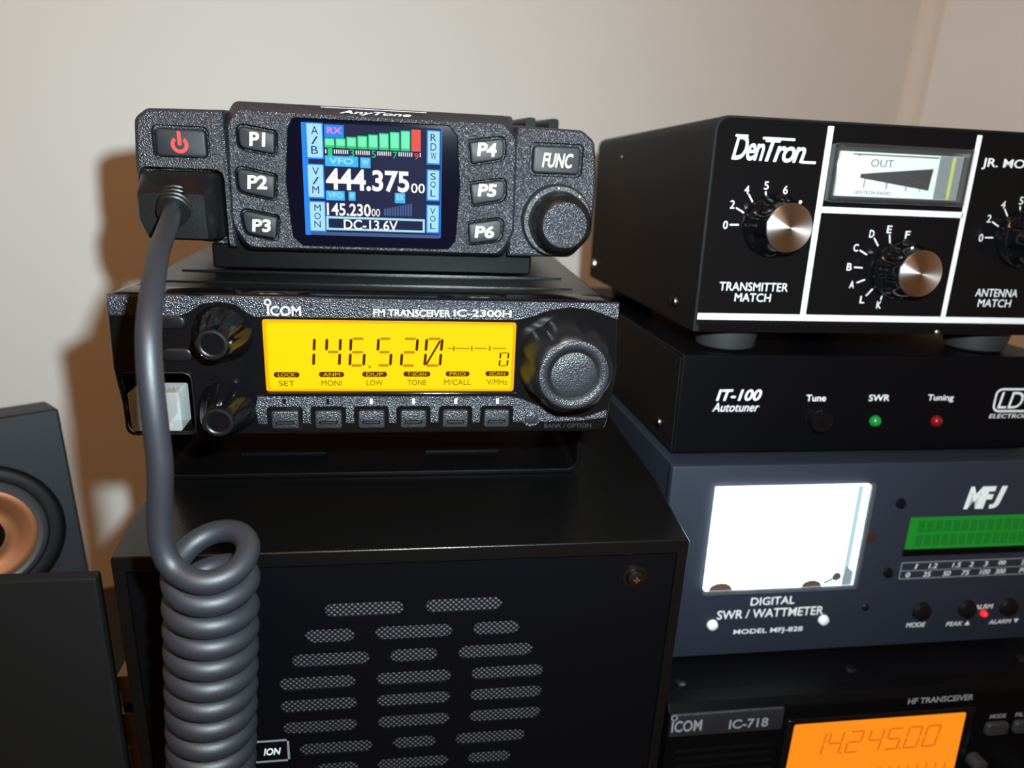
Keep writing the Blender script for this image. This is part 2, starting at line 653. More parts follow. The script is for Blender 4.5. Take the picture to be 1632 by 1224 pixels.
# frames of the two stacks --------------------------------------------------
ORG = Vector((0.0091, -0.2035, 0.29))                  # lens position again: the survey was taken from it
TILT = math.radians(3.0)                               # the right stack leans back on the raised front feet of its lowest set
RY = Vector((0, math.cos(TILT), -math.sin(TILT)))
RZ = Vector((0, math.sin(TILT), math.cos(TILT)))


def right_stack(x, y, z):
    return ORG + Vector((x, 0, 0)) + RY * y + RZ * z


# ------------------------------------------------------------------ setting
def structure(name, bm, m):
    o = part(name, bm, m)
    o['kind'] = 'structure'
    return o


OFF[0] = Vector((0, 0, 0))
WYAW = math.radians(19.0)                # the walls stand at a slight angle to the stacks
CORNER = (0.4991, 0.4935, 0.0)
for o in (structure('wall_back', bm_box(-1700, 30, 0, 60, -750, 1500), M['wall']),
          structure('wall_right', bm_box(0, 60, -1000, 0, -750, 1500), M['wall_white']),
          structure('trim_1', bm_lathe(-0.2, -0.2, [(15, -740), (15, 1490)], 40, axis='z'), M['trim'])):
    o.location = CORNER
    o.rotation_euler = (0, 0, WYAW)

OFF[0] = Vector((0, 0, 0))
dk = thing('desk', 'dark wooden desk top under the stacked radios', 'desk', (0, 0, 0))
part('desk_top', bm_plate([(-320, -120), (420, -120), (420, 440), (-320, 188)], -28, 0, mapf=lambda u, y, v: (u, v, y)), M['desk'], dk, bevel=2)
for x in (-310, 370):
    for y in (-110, 140):
        part('leg', bm_box(x, x + 40, y, y + 40, -740, -28), M['desk'], dk, bevel=2)

# ------------------------------------------------------------------ large black extension speaker (under the left stack)
OFF[0] = Vector((0, 0, 0))
sp = thing('extension_speaker', 'large black metal speaker cabinet with slotted grille, under the two small radios', 'speaker',
           (0.0121, -0.019, 0.0))
H = 176.5
W2 = 83.8
FLARE = 3.2


def taper(u, y, v):
    k = min(1.0, max(0.0, (y - 1) / 42.0))
    return (u * (1 + k * FLARE / W2), y, v)


bm = bm_loft([(rrect(-W2, 4, W2, H, 1.2, 3), 0), (rrect(-W2, 4, W2, H, 1.2, 3), 6), (rrect(-W2, 4, W2, H, 1.2, 3), 43),
              (rrect(-W2, 4, W2, H, 1.2, 3), 190)], mapf=taper)
cab = part('cabinet', bm, M['top_metal'], sp, bevel=0.7)
cut(cab, [bm_box(-W2 + 3.5, W2 - 3.5, -5, 12, 7.5, H - 5.0)])
fp = part('front_panel', bm_box(-W2 + 3.6, W2 - 3.6, 1.0, 1.7, 7.6, H - 5.1), M['satin'], sp)
ROWS = [(155.6, [(-27, -3.7), (2.7, 26.2)]), (146.6, [(-33, -18.4), (-12.3, 11.2), (17.6, 32.1)]),
        (138.0, [(-37.3, -14.1), (-7.9, 6.7), (13.1, 36.8)]), (129.5, [(-41.4, -18.4), (-12.1, 11.2), (17.5, 40.8)]),
        (121.1, [(-41.5, -18.1), (-12.1, 11.1), (17.4, 40.8)]), (112.6, [(-41.2, -18.2), (-12, 11), (17.4, 40.9)]),
        (103.6, [(-36.6, -13.7), (-7.3, 6.6), (12.9, 36.1)]), (95.1, [(-31.8, -18.2), (-12.2, 11.1), (17.3, 31.9)]),
        (86.6, [(-27, -3.7), (2.7, 26.2)])]
slots = bmesh.new()
for z, r in ROWS:
    for a, b in r:
        bm_plate(rrect(a, z - 2.6, b, z + 2.5, 2.5, 6), -1, 6, slots)
cut(fp, [slots])
part('gauze', bm_box(-50, 48, 1.75, 2.2, 75, 165), M['gauze'], sp, smooth=False, label='woven silver wire gauze behind the slots')
bm = bm_lathe(67.6, 163.4, [(1.2, -1.3), (2.6, -0.9), (2.9, -0.3), (3.0, 0.4), (4.0, 0.5), (4.1, 1.0)], 28)
s1 = part('screw', bm, M['steel_dark'], sp)
flat('slot', [bar((66.6, 163.4), (68.6, 163.4), 0.5), bar((67.6, 162.4), (67.6, 164.4), 0.5)], -1.35, M['bronze'], s1)
bm = bm_lathe(-67.6, 163.4, [(1.2, -1.3), (2.6, -0.9), (2.9, -0.3), (3.0, 0.4), (4.0, 0.5), (4.1, 1.0)], 28)
part('screw', bm, M['steel_dark'], sp)
bdg = flat('badge', frame_polys(-70, 99.8, -39.6, 108.6, 0.7), 0.95, M['print_dim'], sp)
text('lettering', 'ION', -47.6, -42.2, 102.6, 105.4, 0.95, M['print'], bdg, shear=0.25, bold=0.03)
for x in (-70, 70):
    for y in (15, 170):
        part('foot', bm_lathe(x, y, [(8, 0), (9, 4.2)], 20, axis='z'), M['foot'], sp)

# ------------------------------------------------------------------ amber-display radio on the extension speaker
OFF[0] = Vector((0, 0, 28.5))
ic = thing('mobile_radio', 'black mobile radio with wide amber display, lying on the large speaker cabinet', 'radio',
           (0.0, 0.0, 0.1766))
part('body', bm_box(-68.5, 69.5, 6, 150, 2.5, 40.9), M['top_metal'], ic, bevel=0.8)
bm = bm_box(-62, 62, 20, 21.2, 40.8, 41.25)
bm_box(-62, 62, 38, 39.2, 40.8, 41.35, bm)
part('top_ridge', bm, M['top_metal'], ic)
outl = rpoly([(-71.2, 41.6), (-72.0, 20), (-69.5, -0.6), (71.5, -0.6), (73.4, 20), (71.8, 41.6)], [4, 0, 5, 4, 0, 5], 6)
fc = part('face_plate', bm_soft(outl, 0, 9, 1.4), M['gloss'], ic)
lcdp = rpoly([(-30.9, 34.7), (41.1, 34.7), (41.2, 13.4), (-30.9, 13.4)], 0.8, 3)
sock = rrect(-69.5, 0.7, -51.2, 18.9, 2.2, 5)
cut(fc, [bm_plate(sock, -3, 6.0)])
# speckled upper band, cut round the knobs
up = [(-70.6, 41.0), (-71.0, 35.2), (-52.5, 35.2), (-50.0, 36.4), (-46.5, 38.7), (-42, 39.4), (-37.6, 38.6), (-34.6, 36.2), (-33, 35.3),
      (41.2, 35.4), (46, 36.6), (51, 38.6), (57, 39.4), (63, 38.9), (68, 37.2), (71.8, 35.9), (71.8, 41.0)]
part('upper_band', bm_soft(up, -0.45, 1.5, 0.3), M['sparkle'], ic, label='speckled grey upper band')
lo = [(-33.6, 11.9), (-34.4, 8.0), (-33.8, 3.2), (48, 3.2), (62, 3.4), (71, 4.6), (71, 7.2), (64, 4.6), (55, 4.9), (50.5, 8.0), (44, 10.8), (40, 11.7)]
lo = lo[::-1]
lb = part('button_strip', bm_soft(lo, -0.55, 1.5, 0.3), M['sparkle'], ic, label='speckled grey lower strip')
BX = [-26.1, -13.7, -1.2, 11.2, 23.8, 36.4]
cut(lb, [bm_plate(rrect(x - 5.1, 0.9, x + 5.1, 8.8, 1.1, 4), -2, 4) for x in BX])
for k, x in enumerate(BX):
    rim = bm_soft(rrect(x - 5.0, 0.8, x + 5.0, 8.7, 1.1, 4), 0.1, 2.5, 0.2)
    part('button_well', rim, M['gloss'], ic)
    b = part('soft_key', bm_soft(rrect(x - 3.9, 1.7, x + 3.9, 7.3, 0.7, 4), -0.75, 1.5, 0.45), M['sparkle_dark'], ic)
    flat('key_groove', [rrect(x - 2.7, 3.2, x + 2.7, 4.3, 0.5, 3)], -0.77, M['gloss'], b)
    flat('key_line', [rrect(x - 2.3, 3.5, x + 2.3, 4.0, 0.25, 2)], -0.84, M['button'], b)
    flat('tick_mark', [[(x - 0.4, 9.5), (x + 0.4, 9.5), (x + 0.4, 11.1), (x - 0.4, 11.1)]], -0.6,
         M['print'] if k > 1 else M['matte'], ic)
part('round_button', bm_lathe(47.2, 4.8, [(1.5, -1.1), (2.0, -0.9), (2.2, -0.3), (2.9, -0.45), (3.1, 0.6)], 28), M['sparkle_dark'], ic)
text('lettering', 'BANK / OPTION', 51.5, 66.5, 1.2, 2.6, -0.02, M['button'], ic)
part('chrome_lip', bm_soft(rrect(-31.5, 12.0, 42.5, 13.3, 0.5, 3), -1.0, 1.5, 0.5), M['gloss'], ic)
# display
lcd = part('display', bm_plate(lcdp, -0.25, 1.5), M['lcd_edge'], ic, smooth=False, label='backlit amber liquid crystal display')
flat('backlight', [rrect(-29.9, 14.1, 40.2, 33.9, 0.9, 3)], -0.3, M['lcd_yellow'], lcd)


def IL(cx, cy):                       # display layout units -> mm
    s = (cx - 30) / 1535
    t = (cy - 80 - 12 * s) / 425
    return (-30.8 + (cx - 30 - 24 * t) / (1535 - 42 * t) * 71.9, 34.6 - 21.2 * t)


def idigit(ch, cx0, cx1, cyt, cyb, t, name='digit', g=0.35):
    x0, z1 = IL(cx0, cyt); x1, z0 = IL(cx1, cyb)
    dark, faint = [], []
    for s, p in seg7(ch, x0, z0, x1 - x0, z1 - z0, t, 0.07, g):
        (faint if s in 'agd' else dark).append(p)
    if dark:
        flat(name, dark, -0.42, M['lcd_ink'], lcd)
    if faint:
        flat(name, faint, -0.42, M['lcd_faint'], lcd)


idigit('1', 250, 335, 180, 355, 0.8)
idigit('4', 385, 487, 180, 355, 0.8)
idigit('6', 528, 632, 180, 358, 0.8)
idigit('5', 692, 792, 180, 358, 0.8)
idigit('2', 840, 945, 180, 360, 0.8)
idigit('0', 985, 1095, 180, 360, 0.8)
a = IL(1003, 345); b = IL(1088, 200)
flat('zero_slash', [bar(a, b, 0.55)], -0.44, M['lcd_ink'], lcd)
a = IL(660, 358)
flat('decimal_point', [circ(a[0], a[1], 0.4, 10)], -0.42, M['lcd_faint'], lcd)
idigit('0', 1455, 1512, 268, 360, 0.5, 'channel_digit', 0.2)
ln = []
for u0, u1 in ((1135, 1165), (1180, 1270), (1300, 1380), (1415, 1500)):
    ln.append(bar(IL(u0, 246), IL(u1, 248), 0.35))
flat('signal_scale', ln, -0.42, M['lcd_faint'], lcd)
flat('signal_marks', [bar(IL(u, 233), IL(u, 260), 0.35) for u in (1172, 1285, 1397)], -0.42, M['lcd_mid'], lcd)
for cx, up_, lo_, wl in ((170, 'LOCK', 'SET', 90), (433, 'ANM', 'MONI', 118), (690, 'DUP', 'LOW', 96), (946, 'T-SCAN', 'TONE', 114),
                         (1197, 'PRIO', 'M/CALL', 165), (1445, 'SCAN', 'V/MHz', 130)):
    pw = 82 if up_ == 'T-SCAN' else 74
    a = IL(cx - pw, 419); b = IL(cx + pw, 389)
    flat('legend_pill', [rrect(a[0], a[1], b[0], b[1], 0.7, 3)], -0.42, M['lcd_ink'], lcd)
    tw = pw - 24
    a = IL(cx - tw, 414); b = IL(cx + tw, 393)
    text('legend', up_, a[0], b[0], a[1], b[1], -0.5, M['lcd_edge'], lcd, bold=0.0)
    a = IL(cx - wl / 2, 473); b = IL(cx + wl / 2, 441)
    text('legend', lo_, a[0], b[0], a[1], b[1], -0.42, M['lcd_mid'], lcd, bold=-0.005)
# printing on the upper band
text('lettering', 'ICOM', -29.2, -20.2, 35.9, 38.6, -0.5, M['print'], ic, bold=0.012)
flat('logo_ring', ring_polys(-29.0, 39.6, 0.62, 0.95, 20), -0.5, M['print'], ic)
text('lettering', 'FM TRANSCEIVER', -0.2, 21.6, 36.2, 38.2, -0.5, M['print'], ic, bold=0.008)
text('lettering', 'IC-2300H', 22.6, 39.4, 36.4, 38.4, -0.5, M['print'], ic, bold=0.008)
# knobs
big = part('tuning_knob', bm_lathe(56.5, 22.6, [(9.0, -12.7, 0), (9.6, -13.0, 0), (10.2, -12.9, 0), (11.6, -11.8, .3), (12.6, -9.8, .8), (13.4, -6, 1), (14.0, -2.5, 1), (14.5, 0.2, .6)],
           96, 7, 1.5, phase=0.6), M['black'], ic)
part('cap', bm_lathe(56.5, 22.6, [(7.0, -12.4), (7.2, -12.2), (7.4, -12.4), (8.2, -13.1), (9.3, -13.3), (10.1, -13.1), (10.4, -12.0)], 56), M['sparkle_dark'], big)
bm = bm_lathe(56.5, 22.6, [(3, -13.3), (5.8, -13.2), (6.7, -12.9), (6.9, -12.2)], 40)
part('dimple', bm, M['sparkle_dark'], big)
for (x, z, nm) in ((-41.8, 30.4, 'volume_knob'), (-42.0, 8.3, 'squelch_knob')):
    kb = part(nm, bm_lathe(x, z, [(3.6, -11.4, 0), (4.0, -11.6, 0), (4.6, -11.0, .2), (5.2, -9.4, 1), (6.6, -4.2, 1), (7.8, -1.5, .6), (8.3, 0.3, 0)],
              72, 5, 1.6, phase=2.4), M['gloss'], ic)
    part('cap', bm_lathe(x, z, [(2.6, -11.2), (3.3, -11.7), (4.0, -11.6), (4.3, -11.0)], 36), M['black'], kb)
for (x, z, w) in ((-54.6, 33.6, 7), (-54.2, 24.3, 8.2)):
    part('side_button', bm_soft(rrect(x - w / 2, z - 1.9, x + w / 2, z + 1.9, 1.7, 6), -0.9, 1, 0.7), M['black'], ic)
text('lettering', 'VV', -58.0, -54.4, 28.0, 30.4, -0.05, M['matte'], ic)
text('lettering', 'SQL', -48.6, -42.9, 16.4, 18.6, -0.05, M['matte'], ic)
sk = part('socket_rim', bm_loft([(rrect(-69.9, 0.3, -50.8, 19.3, 2.4, 5), -0.5), (sock, -0.5)], cap0=False, cap1=False), M['black'], ic)
md = sk.modifiers.new('rim', 'SOLIDIFY'); md.thickness = 0.0008; md.offset = 0
# mounting bracket
bm = bm_loft([(rrect(-71.8, -28.5, 71.8, 18, 4, 5), 29), (rrect(-71.8, -28.5, 71.8, 18, 4, 5), 118)])
br = part('mounting_bracket', bm, M['matte'], ic, bevel=0.4)
cut(br, [bm_plate(rrect(-70.2, -26.9, 70.2, 40, 3.2, 5), 20, 130)])
bm = bm_soft(rrect(-46, -0.6, -10, 0.6, 0.5, 3), 0, 1, 0.3)
rg = bmesh.new()
for a, b in ((-50, -20), (16, 44)):
    bm_box(a, b, 44, 46, -27.2, -25.9, rg)
part('bracket_rib', rg, M['matte'], br, bevel=0.3)
bm.free()

# ------------------------------------------------------------------ colour-display radio on top
OFF[0] = Vector((0, 0, 6.6))
an = thing('mobile_radio', 'grey speckled mobile radio with colour screen and P1 to P6 buttons, topmost on the left', 'radio',
           (-0.0007, 0.031, 0.2468))
part('body', bm_box(-66, 66, 8, 122, 2.0, 41.0), M['sparkle_dark'], an, bevel=1.5)
bm = bmesh.new()
for k in range(-1, 8):
    bm_loft([(rrect(3 + k * 8.75 - 1.9, 40, 3 + k * 8.75 + 1.9, 45.6, 1.2, 3), 46), (rrect(3 + k * 8.75 - 1.9, 40, 3 + k * 8.75 + 1.9, 45.6, 1.2, 3), 118)], bm)
part('heat_sink', bm, M['matte'], an)
part('mounting_bracket', bm_box(-52, 52, 8, 100, -6.5, 1.5), M['matte'], an, bevel=0.8)
# side blocks
sideL = rpoly([(-44.0, 41.6), (-65.5, 41.0), (-69.2, 38.2), (-70.2, 26), (-70.0, 15), (-68.0, 3.2), (-46, 1.2), (-43, 1.2)], [0, 3.5, 3.5, 6, 6, 2.6, 0, 0], 4)
sideR = rpoly([(44.0, 41.6), (65.2, 41.2), (69.6, 38.0), (71.2, 26), (71.0, 8), (64.5, 0.8), (46, 0.6), (43, 0.6)], [0, 3.5, 3.5, 6, 5, 4, 0, 0], 4)
fl = part('side_face', bm_soft(sideL[::-1], 1.8, 14, 1.6), M['sparkle'], an)
cut(fl, [bm_plate(rrect(-64.6, 26.8, -48.4, 36.6, 1.8, 5), -1.0, 4.2), bm_plate(rpoly([(-69.3, 24.6), (-45.0, 24.6), (-44.8, -3), (-69.3, -3)], [2.5, 3.2, 0, 0], 5), -2, 9)])
fr = part('side_face', bm_soft(sideR, 1.8, 14, 1.6), M['sparkle'], an)
cut(fr, [bm_plate(rrect(48.6, 26.7, 66.0, 36.9, 1.8, 5), -1, 4.2)])
# raised centre with bevelled shoulders
cB = rpoly([(-44.5, 38.5), (-41, 44.3), (41, 44.3), (45.3, 38.5), (45.6, 8), (42, 0.2), (-40.5, 0.2), (-44.8, 8)], [4, 3, 3, 4, 8, 4, 4, 8], 6)
cF = rpoly([(-42.4, 37.5), (-39.6, 41.6), (39.6, 41.6), (43.4, 37.5), (43.8, 9), (40.0, 1.8), (-38.6, 1.8), (-43.0, 9)], [4, 3, 3, 4, 8, 4, 4, 8], 6)
cM = [((a[0] + b[0]) / 2 + (a[0] - b[0]) * 0.18, (a[1] + b[1]) / 2 + (a[1] - b[1]) * 0.18) for a, b in zip(cB, cF)]
ctr = part('centre_face', bm_loft([(cF[::-1], 0), (cB[::-1], 4.2), (cB[::-1], 14)]), M['sparkle'], an)
PL = {'P1': [(-40.4, 38.3), (-28.3, 36.5), (-28.9, 28.9), (-40.3, 30.6)], 'P2': [(-41.6, 26.3), (-28.9, 24.0), (-29.8, 15.7), (-41.2, 18.0)],
      'P3': [(-41.2, 13.9), (-28.8, 11.7), (-29.9, 3.6), (-39.9, 5.4)]}
PR = {'P4': [(28.2, 36.6), (40.6, 38.5), (40.9, 30.9), (29.3, 28.7)], 'P5': [(28.8, 24.0), (41.6, 26.1), (41.4, 18.4), (30.0, 16.2)],
      'P6': [(28.6, 11.7), (41.2, 13.8), (40.8, 5.7), (29.3, 3.9)]}
ALLP = {}
for k, q in list(PL.items()) + list(PR.items()):
    rad = [2.6, 1.6, 1.6, 3.2] if k in PL else [1.6, 2.6, 3.0, 1.6]
    ALLP[k] = rpoly(q, rad, 5)
bez = rpoly([(-24.0, 40.4), (22.8, 40.5), (25.4, 37.5), (26.4, 22.6), (25.4, 5.6), (23.2, 2.7), (-22.4, 2.6), (-25.4, 5.4), (-26.6, 22.6), (-25.4, 37.3)],
            [2, 2, 2, 0, 2, 2, 2, 2, 0, 2], 4)
cutters = [bm_plate(p, -2, 3.0) for p in ALLP.values()] + [bm_plate(bez, -2, 2.4)]
cut(ctr, cutters)
mdv = ctr.modifiers.new('bevel', 'BEVEL'); mdv.width = 0.35 * S; mdv.segments = 2; mdv.limit_method = 'ANGLE'; mdv.angle_limit = math.radians(50); mdv.harden_normals = True
for o in (fl, fr):
    mdv = o.modifiers.new('bevel', 'BEVEL'); mdv.width = 0.35 * S; mdv.segments = 2; mdv.limit_method = 'ANGLE'; mdv.angle_limit = math.radians(50); mdv.harden_normals = True
PT = {'P1': (-36.6, -31.8, 31.8, 35.8), 'P2': (-38.0, -32.2, 19.4, 23.4), 'P3': (-37.4, -31.8, 6.6, 10.4),
      'P4': (31.6, 37.6, 32.0, 36.0), 'P5': (32.2, 38.0, 19.8, 23.6), 'P6': (31.6, 37.8, 6.8, 10.6)}
for k, p in ALLP.items():
    b = part('function_button', bm_soft(offset_poly(p, -0.75), -0.25, 2.9, 0.6), M['button'], an)
    x0, x1, z0, z1 = PT[k]
    text('lettering', k, x0, x1, z0, z1, -0.3, M['backlit'], b, bold=0.025, shear=0.08)
for sx, z in ((-1, 28.2), (-1, 27.0), (-1, 15.8), (-1, 14.8), (1, 28.2), (1, 27.0), (1, 15.8), (1, 14.8)):
    q = [(sx * 30.5, z - 1.9), (sx * 40.2, z - 0.5), (sx * 40.2, z + 0.05), (sx * 30.5, z - 1.35)]
    part('grip_ridge', bm_plate(q if sx > 0 else q[::-1], -0.3, 1.0), M['sparkle'], an, bevel=0.15)
for nm, x0, z0, x1, z1 in (('power_button', -63.6, 27.7, -49.4, 35.7), ('function_button', 49.6, 27.6, 65.0, 36.0)):
    b = part(nm, bm_soft(rrect(x0, z0, x1, z1, 1.3, 5), 1.4, 4.1, 0.7), M['button'], an)
    if nm == 'power_button':
        flat('power_symbol', ring_polys(-56.8, 31.2, 1.45, 2.45, 22, 130, 410) + [rrect(-57.3, 31.0, -56.3, 35.0, 0.3, 3)], 1.35, M['backlit_red'], b)
    else:
        text('lettering', 'FUNC', 52.6, 62.6, 29.5, 33.9, 1.35, M['backlit'], b, bold=0.012, shear=0.22)
# volume knob
part('knob_collar', bm_lathe(58.4, 12.9, [(9.6, -1.2), (11.0, -1.0), (11.6, -0.2), (11.8, 3.0)], 56), M['sparkle_dark'], an)
kn = part('volume_knob', bm_lathe(58.4, 12.9, [(6.4, -11.8), (7.0, -12.0), (7.9, -11.4), (8.9, -10.0), (9.5, -6), (9.7, -0.5)], 56), M['black'], an)
part('cap', bm_lathe(58.4, 12.9, [(4, -11.9), (6.0, -11.8), (6.4, -12.1), (6.9, -12.1), (7.2, -11.7)], 48), M['sparkle'], kn)
for a in (50, 92, 135):
    flat('index_dot', [circ(58.4 + 10.4 * math.cos(math.radians(a)), 12.9 + 10.4 * math.sin(math.radians(a)), 0.25, 10)], -1.15, M['print'], an)


# logo on the upper bevel
def slope(u, y, v):
    k = (v - 41.6) / (44.3 - 41.6)
    return (u, 4.2 * k + y, v)


text('lettering', 'AnyTone', -10.2, 11.2, 42.1, 43.3, -0.35, M['print'], an, shear=0.3, bold=0.02, mapf=slope)
flat('logo_line', [bar((-15.8, 43.9), (15.8, 43.9), 0.16)], -0.3, M['print'], an, mapf=slope)
# display
part('display_glass', bm_plate(offset_poly(bez, -0.15), 0.5, 2.3), M['glass_black'], an)
scn = part('display', bm_plate(rrect(-20.2, 6.0, 20.4, 39.4, 0.8, 3), 0.3, 0.6), M['scr'], an, smooth=False, label='lit colour screen showing frequencies')


def AL(cx, cy):
    s = (cx - 100) / 1260
    t = (cy - 100 - 52 * s) / 1020
    return (-20.1 + (cx - 97 - 40 * t) / (1263 - 58 * t) * 40.4, 39.3 - 33.1 * t)


def arect(cx0, cy0, cx1, cy1):
    a = AL(cx0, cy1); b = AL(cx1, cy0)
    zc = ((cy0 + cy1) / 2)
    a = (a[0], AL((cx0 + cx1) / 2, cy1)[1]); b = (b[0], AL((cx0 + cx1) / 2, cy0)[1])
    return a[0], a[1], b[0], b[1]


def ablock(name, cx0, cy0, cx1, cy1, m, y=0.22, r=0.15):
    x0, z0, x1, z1 = arect(cx0, cy0, cx1, cy1)
    flat(name, [rrect(x0, z0, x1, z1, r, 2)], y, M[m], scn)


def atext(body, cx0, cy0, cx1, cy1, m, y=0.1, **k):
    x0, z0, x1, z1 = arect(cx0, cy0, cx1, cy1)
    text('screen_text', body, x0, x1, z0, z1, y, M[m], scn, **k)


ablock('screen_line', 96, 100, 108, 1125, 'scr_blue', 0.26)
ablock('screen_line', 1352, 150, 1362, 1165, 'scr_blue', 0.26)
ablock('screen_line', 140, 1118, 1345, 1150, 'scr_dim', 0.26)
for (x0, y0, x1, y1, s) in ((115, 112, 243, 410, 'A/B'), (125, 478, 252, 770, 'V/M'), (143, 818, 266, 1085, 'MON')):
    ablock('screen_tab', x0 - 12, y0 - 10, x1 + 10, y1 + 14, 'scr_blue', 0.26)
    ablock('screen_tab', x0, y0, x1, y1, 'scr_tab', 0.2)
    n = len(s)
    for i, ch in enumerate(s):
        h = (y1 - y0 - 36) / n
        atext(ch, x0 + 34, y0 + 22 + i * h, x1 - 34, y0 + 22 + (i + 0.8) * h, 'scr_ink', 0.12, bold=0.0)
for (x0, y0, x1, y1, s) in ((1232, 172, 1345, 460, 'RDW'), (1230, 528, 1338, 800, 'SQL'), (1226, 858, 1334, 1110, 'VOL')):
    ablock('screen_tab', x0 - 12, y0 - 10, x1 + 10, y1 + 14, 'scr_blue', 0.26)
    ablock('screen_tab', x0, y0, x1, y1, 'scr_tab', 0.2)
    for i, ch in enumerate(s):
        h = (y1 - y0 - 36) / 3
        atext(ch, x0 + 26, y0 + 22 + i * h, x1 - 30, y0 + 22 + (i + 0.8) * h, 'scr_ink', 0.12, bold=0.0)
ablock('screen_block', 268, 120, 445, 234, 'scr_blue')
atext('RX', 292, 142, 428, 198, 'scr_pink', bold=0.02)
tops = [236, 238, 226, 216, 204, 192, 180, 168, 158]
for i, t in enumerate(tops):
    x0 = 270 + i * 100.8
    ablock('signal_bar', x0, t, x0 + 90, 322 + i * 4, 'scr_red' if i == 8 else 'scr_green', 0.22)
    if i < 8:
        ablock('signal_bar', x0 + 8, t + 10, x0 + 82, 300 + i * 4, 'scr_mint', 0.17)
tk = []
for i in range(45):
    x = 276 + i * 20
    if (i % 10) in (1, 2, 3):
        continue
    x0, z0, x1, z1 = arect(x, 336 + i * 0.7, x + 9, 372 + i * 0.75)
    tk.append([(x0, z0), (x1, z0), (x1, z1), (x0, z1)])
flat('signal_ticks', tk, 0.2, M['scr_white'], scn)
for i, ch in enumerate('13579'):
    x = 300 + i * 201
    atext(ch, x, 328 + i * 10, x + 40, 395 + i * 8, 'scr_red' if ch == '9' else 'scr_green', bold=0.0)
ablock('screen_block', 275, 398, 577, 492, 'scr_cyan')
atext('VFO', 312, 414, 532, 470, 'scr_tab', bold=0.02)
ablock('screen_block', 598, 410, 692, 505, 'scr_cyan')
atext('W', 612, 424, 678, 480, 'scr_tab', bold=0.02)
atext('444.375', 285, 520, 1056, 720, 'scr_white', bold=0.03)
atext('00', 1072, 648, 1204, 738, 'scr_white', bold=0.01)
ablock('screen_block', 283, 714, 452, 802, 'scr_cyan')
atext('VFO', 302, 728, 436, 780, 'scr_tab', bold=0.02)
ablock('screen_block', 490, 722, 552, 806, 'scr_cyan')
atext('W', 500, 734, 542, 786, 'scr_tab', bold=0.02)
ablock('screen_block', 920, 736, 1016, 832, 'scr_cyan')
atext('RX', 936, 750, 1004, 804, 'scr_tab', bold=0.02)
atext('145.230', 292, 832, 694, 950, 'scr_white', bold=0.02)
atext('00', 702, 884, 780, 956, 'scr_white', bold=0.0)
for i in range(11):
    x = 818 + i * 24.5
    ablock('level_bar', x, 884 - i * 4.6, x + 17, 950 + i * 0.6, 'scr_dim', 0.22)
x0, z0, x1, z1 = arect(288, 968, 1203, 1098)
flat('screen_frame', frame_polys(x0, z0, x1, z1, 0.65), 0.2, M['scr_tab'], scn)
atext('DC-13.6V', 446, 990, 946, 1086, 'scr_white', 0.1, bold=0.015)

# ------------------------------------------------------------------ coiled microphone cord
OFF[0] = Vector((0, 0, 0))


def wpt(x, y, z):       # survey coordinates (metres from the lens) -> world millimetres
    return Vector(((ORG.x + x) * 1000, (ORG.y + y) * 1000, (ORG.z + z) * 1000))


cd = thing('coiled_cord', 'thick black coiled microphone cord plugged into the topmost left radio', 'cord', (0, 0, 0))
plug = rpoly([(-68.2, 23.4), (-46.0, 23.6), (-45.6, 4.4), (-66.0, 4.4), (-68.4, 12)], [2.5, 2.5, 1.0, 2.0, 2.0], 4)
plug = [(u - 0.7, v + 253.4) for u, v in plug]
top0 = plug
fr_ = [((u + 57.5) * 0.86 - 57.5, 253.4 + 4.8 + (v - 253.4 - 4.4) * 0.74) for u, v in plug]
fr2 = [((u + 57.5) * 0.80 - 57.5, 253.4 + 5.4 + (v - 253.4 - 4.4) * 0.66) for u, v in plug]
part('plug', bm_loft([(fr2[::-1], 20.2), (fr_[::-1], 21.2), (top0[::-1], 30.4), (top0[::-1], 38)]), M['black'], cd)
base = wpt(-0.0666, 0.2265, -0.0215)
dirn = Vector((0.12, -0.92, -0.30)).normalized()
prof = []
sr = bmesh.new()
pts = []
rad = []
for i in range(41):
    t = i / 40
    pts.append(base + dirn * (t * 8.0 - 1.5))
rf = lambda t: 4.9 - 1.0 * t + (0.42 if (t * 4) % 1 < 0.5 else 0)
part('strain_relief', bm_tube(pts, rf, 28), M['black'], cd)
ctrl = [(-0.0664, 0.2230, -0.0225), (-0.0650, 0.2145, -0.0249), (-0.0634, 0.2040, -0.0275), (-0.0617, 0.1930, -0.0298), (-0.0593, 0.1810, -0.0328),
        (-0.0571, 0.1700, -0.0369), (-0.0559, 0.1620, -0.0429), (-0.0552, 0.1580, -0.0505), (-0.0547, 0.1560, -0.0595),
        (-0.0545, 0.1555, -0.0690), (-0.0546, 0.1565, -0.0795)]
CXA, CXB = -0.0470, -0.0521
RC, RW, PITCH = 8.6, 2.85, 6.15
ZF = -0.1003
hel = []
TURNS = 14
n0 = 36
for i in range(TURNS * n0):
    th = PI + 2 * PI * i / n0
    tn = (th - 1.5 * PI) / (2 * PI)
    z = ZF - PITCH * tn * S
    k = max(0.0, 1.0 - max(0, tn) / 2.2)
    z += k * 0.0072 * (0.5 + 0.5 * math.sin(th)) * 1.15
    cxx = CXA + (CXB - CXA) * min(1.6, max(0, -(z + 0.1)) / 0.065)
    hel.append((cxx + RC * S * math.cos(th), 0.160 + RC * S * math.sin(th), z))
P = [wpt(*c) for c in ctrl[:-1]]
h0 = [wpt(*c) for c in hel]
# blend the straight run into the first turn
tan_in = (P[-1] - P[-2]).normalized()
tan_out = (h0[1] - h0[0]).normalized()


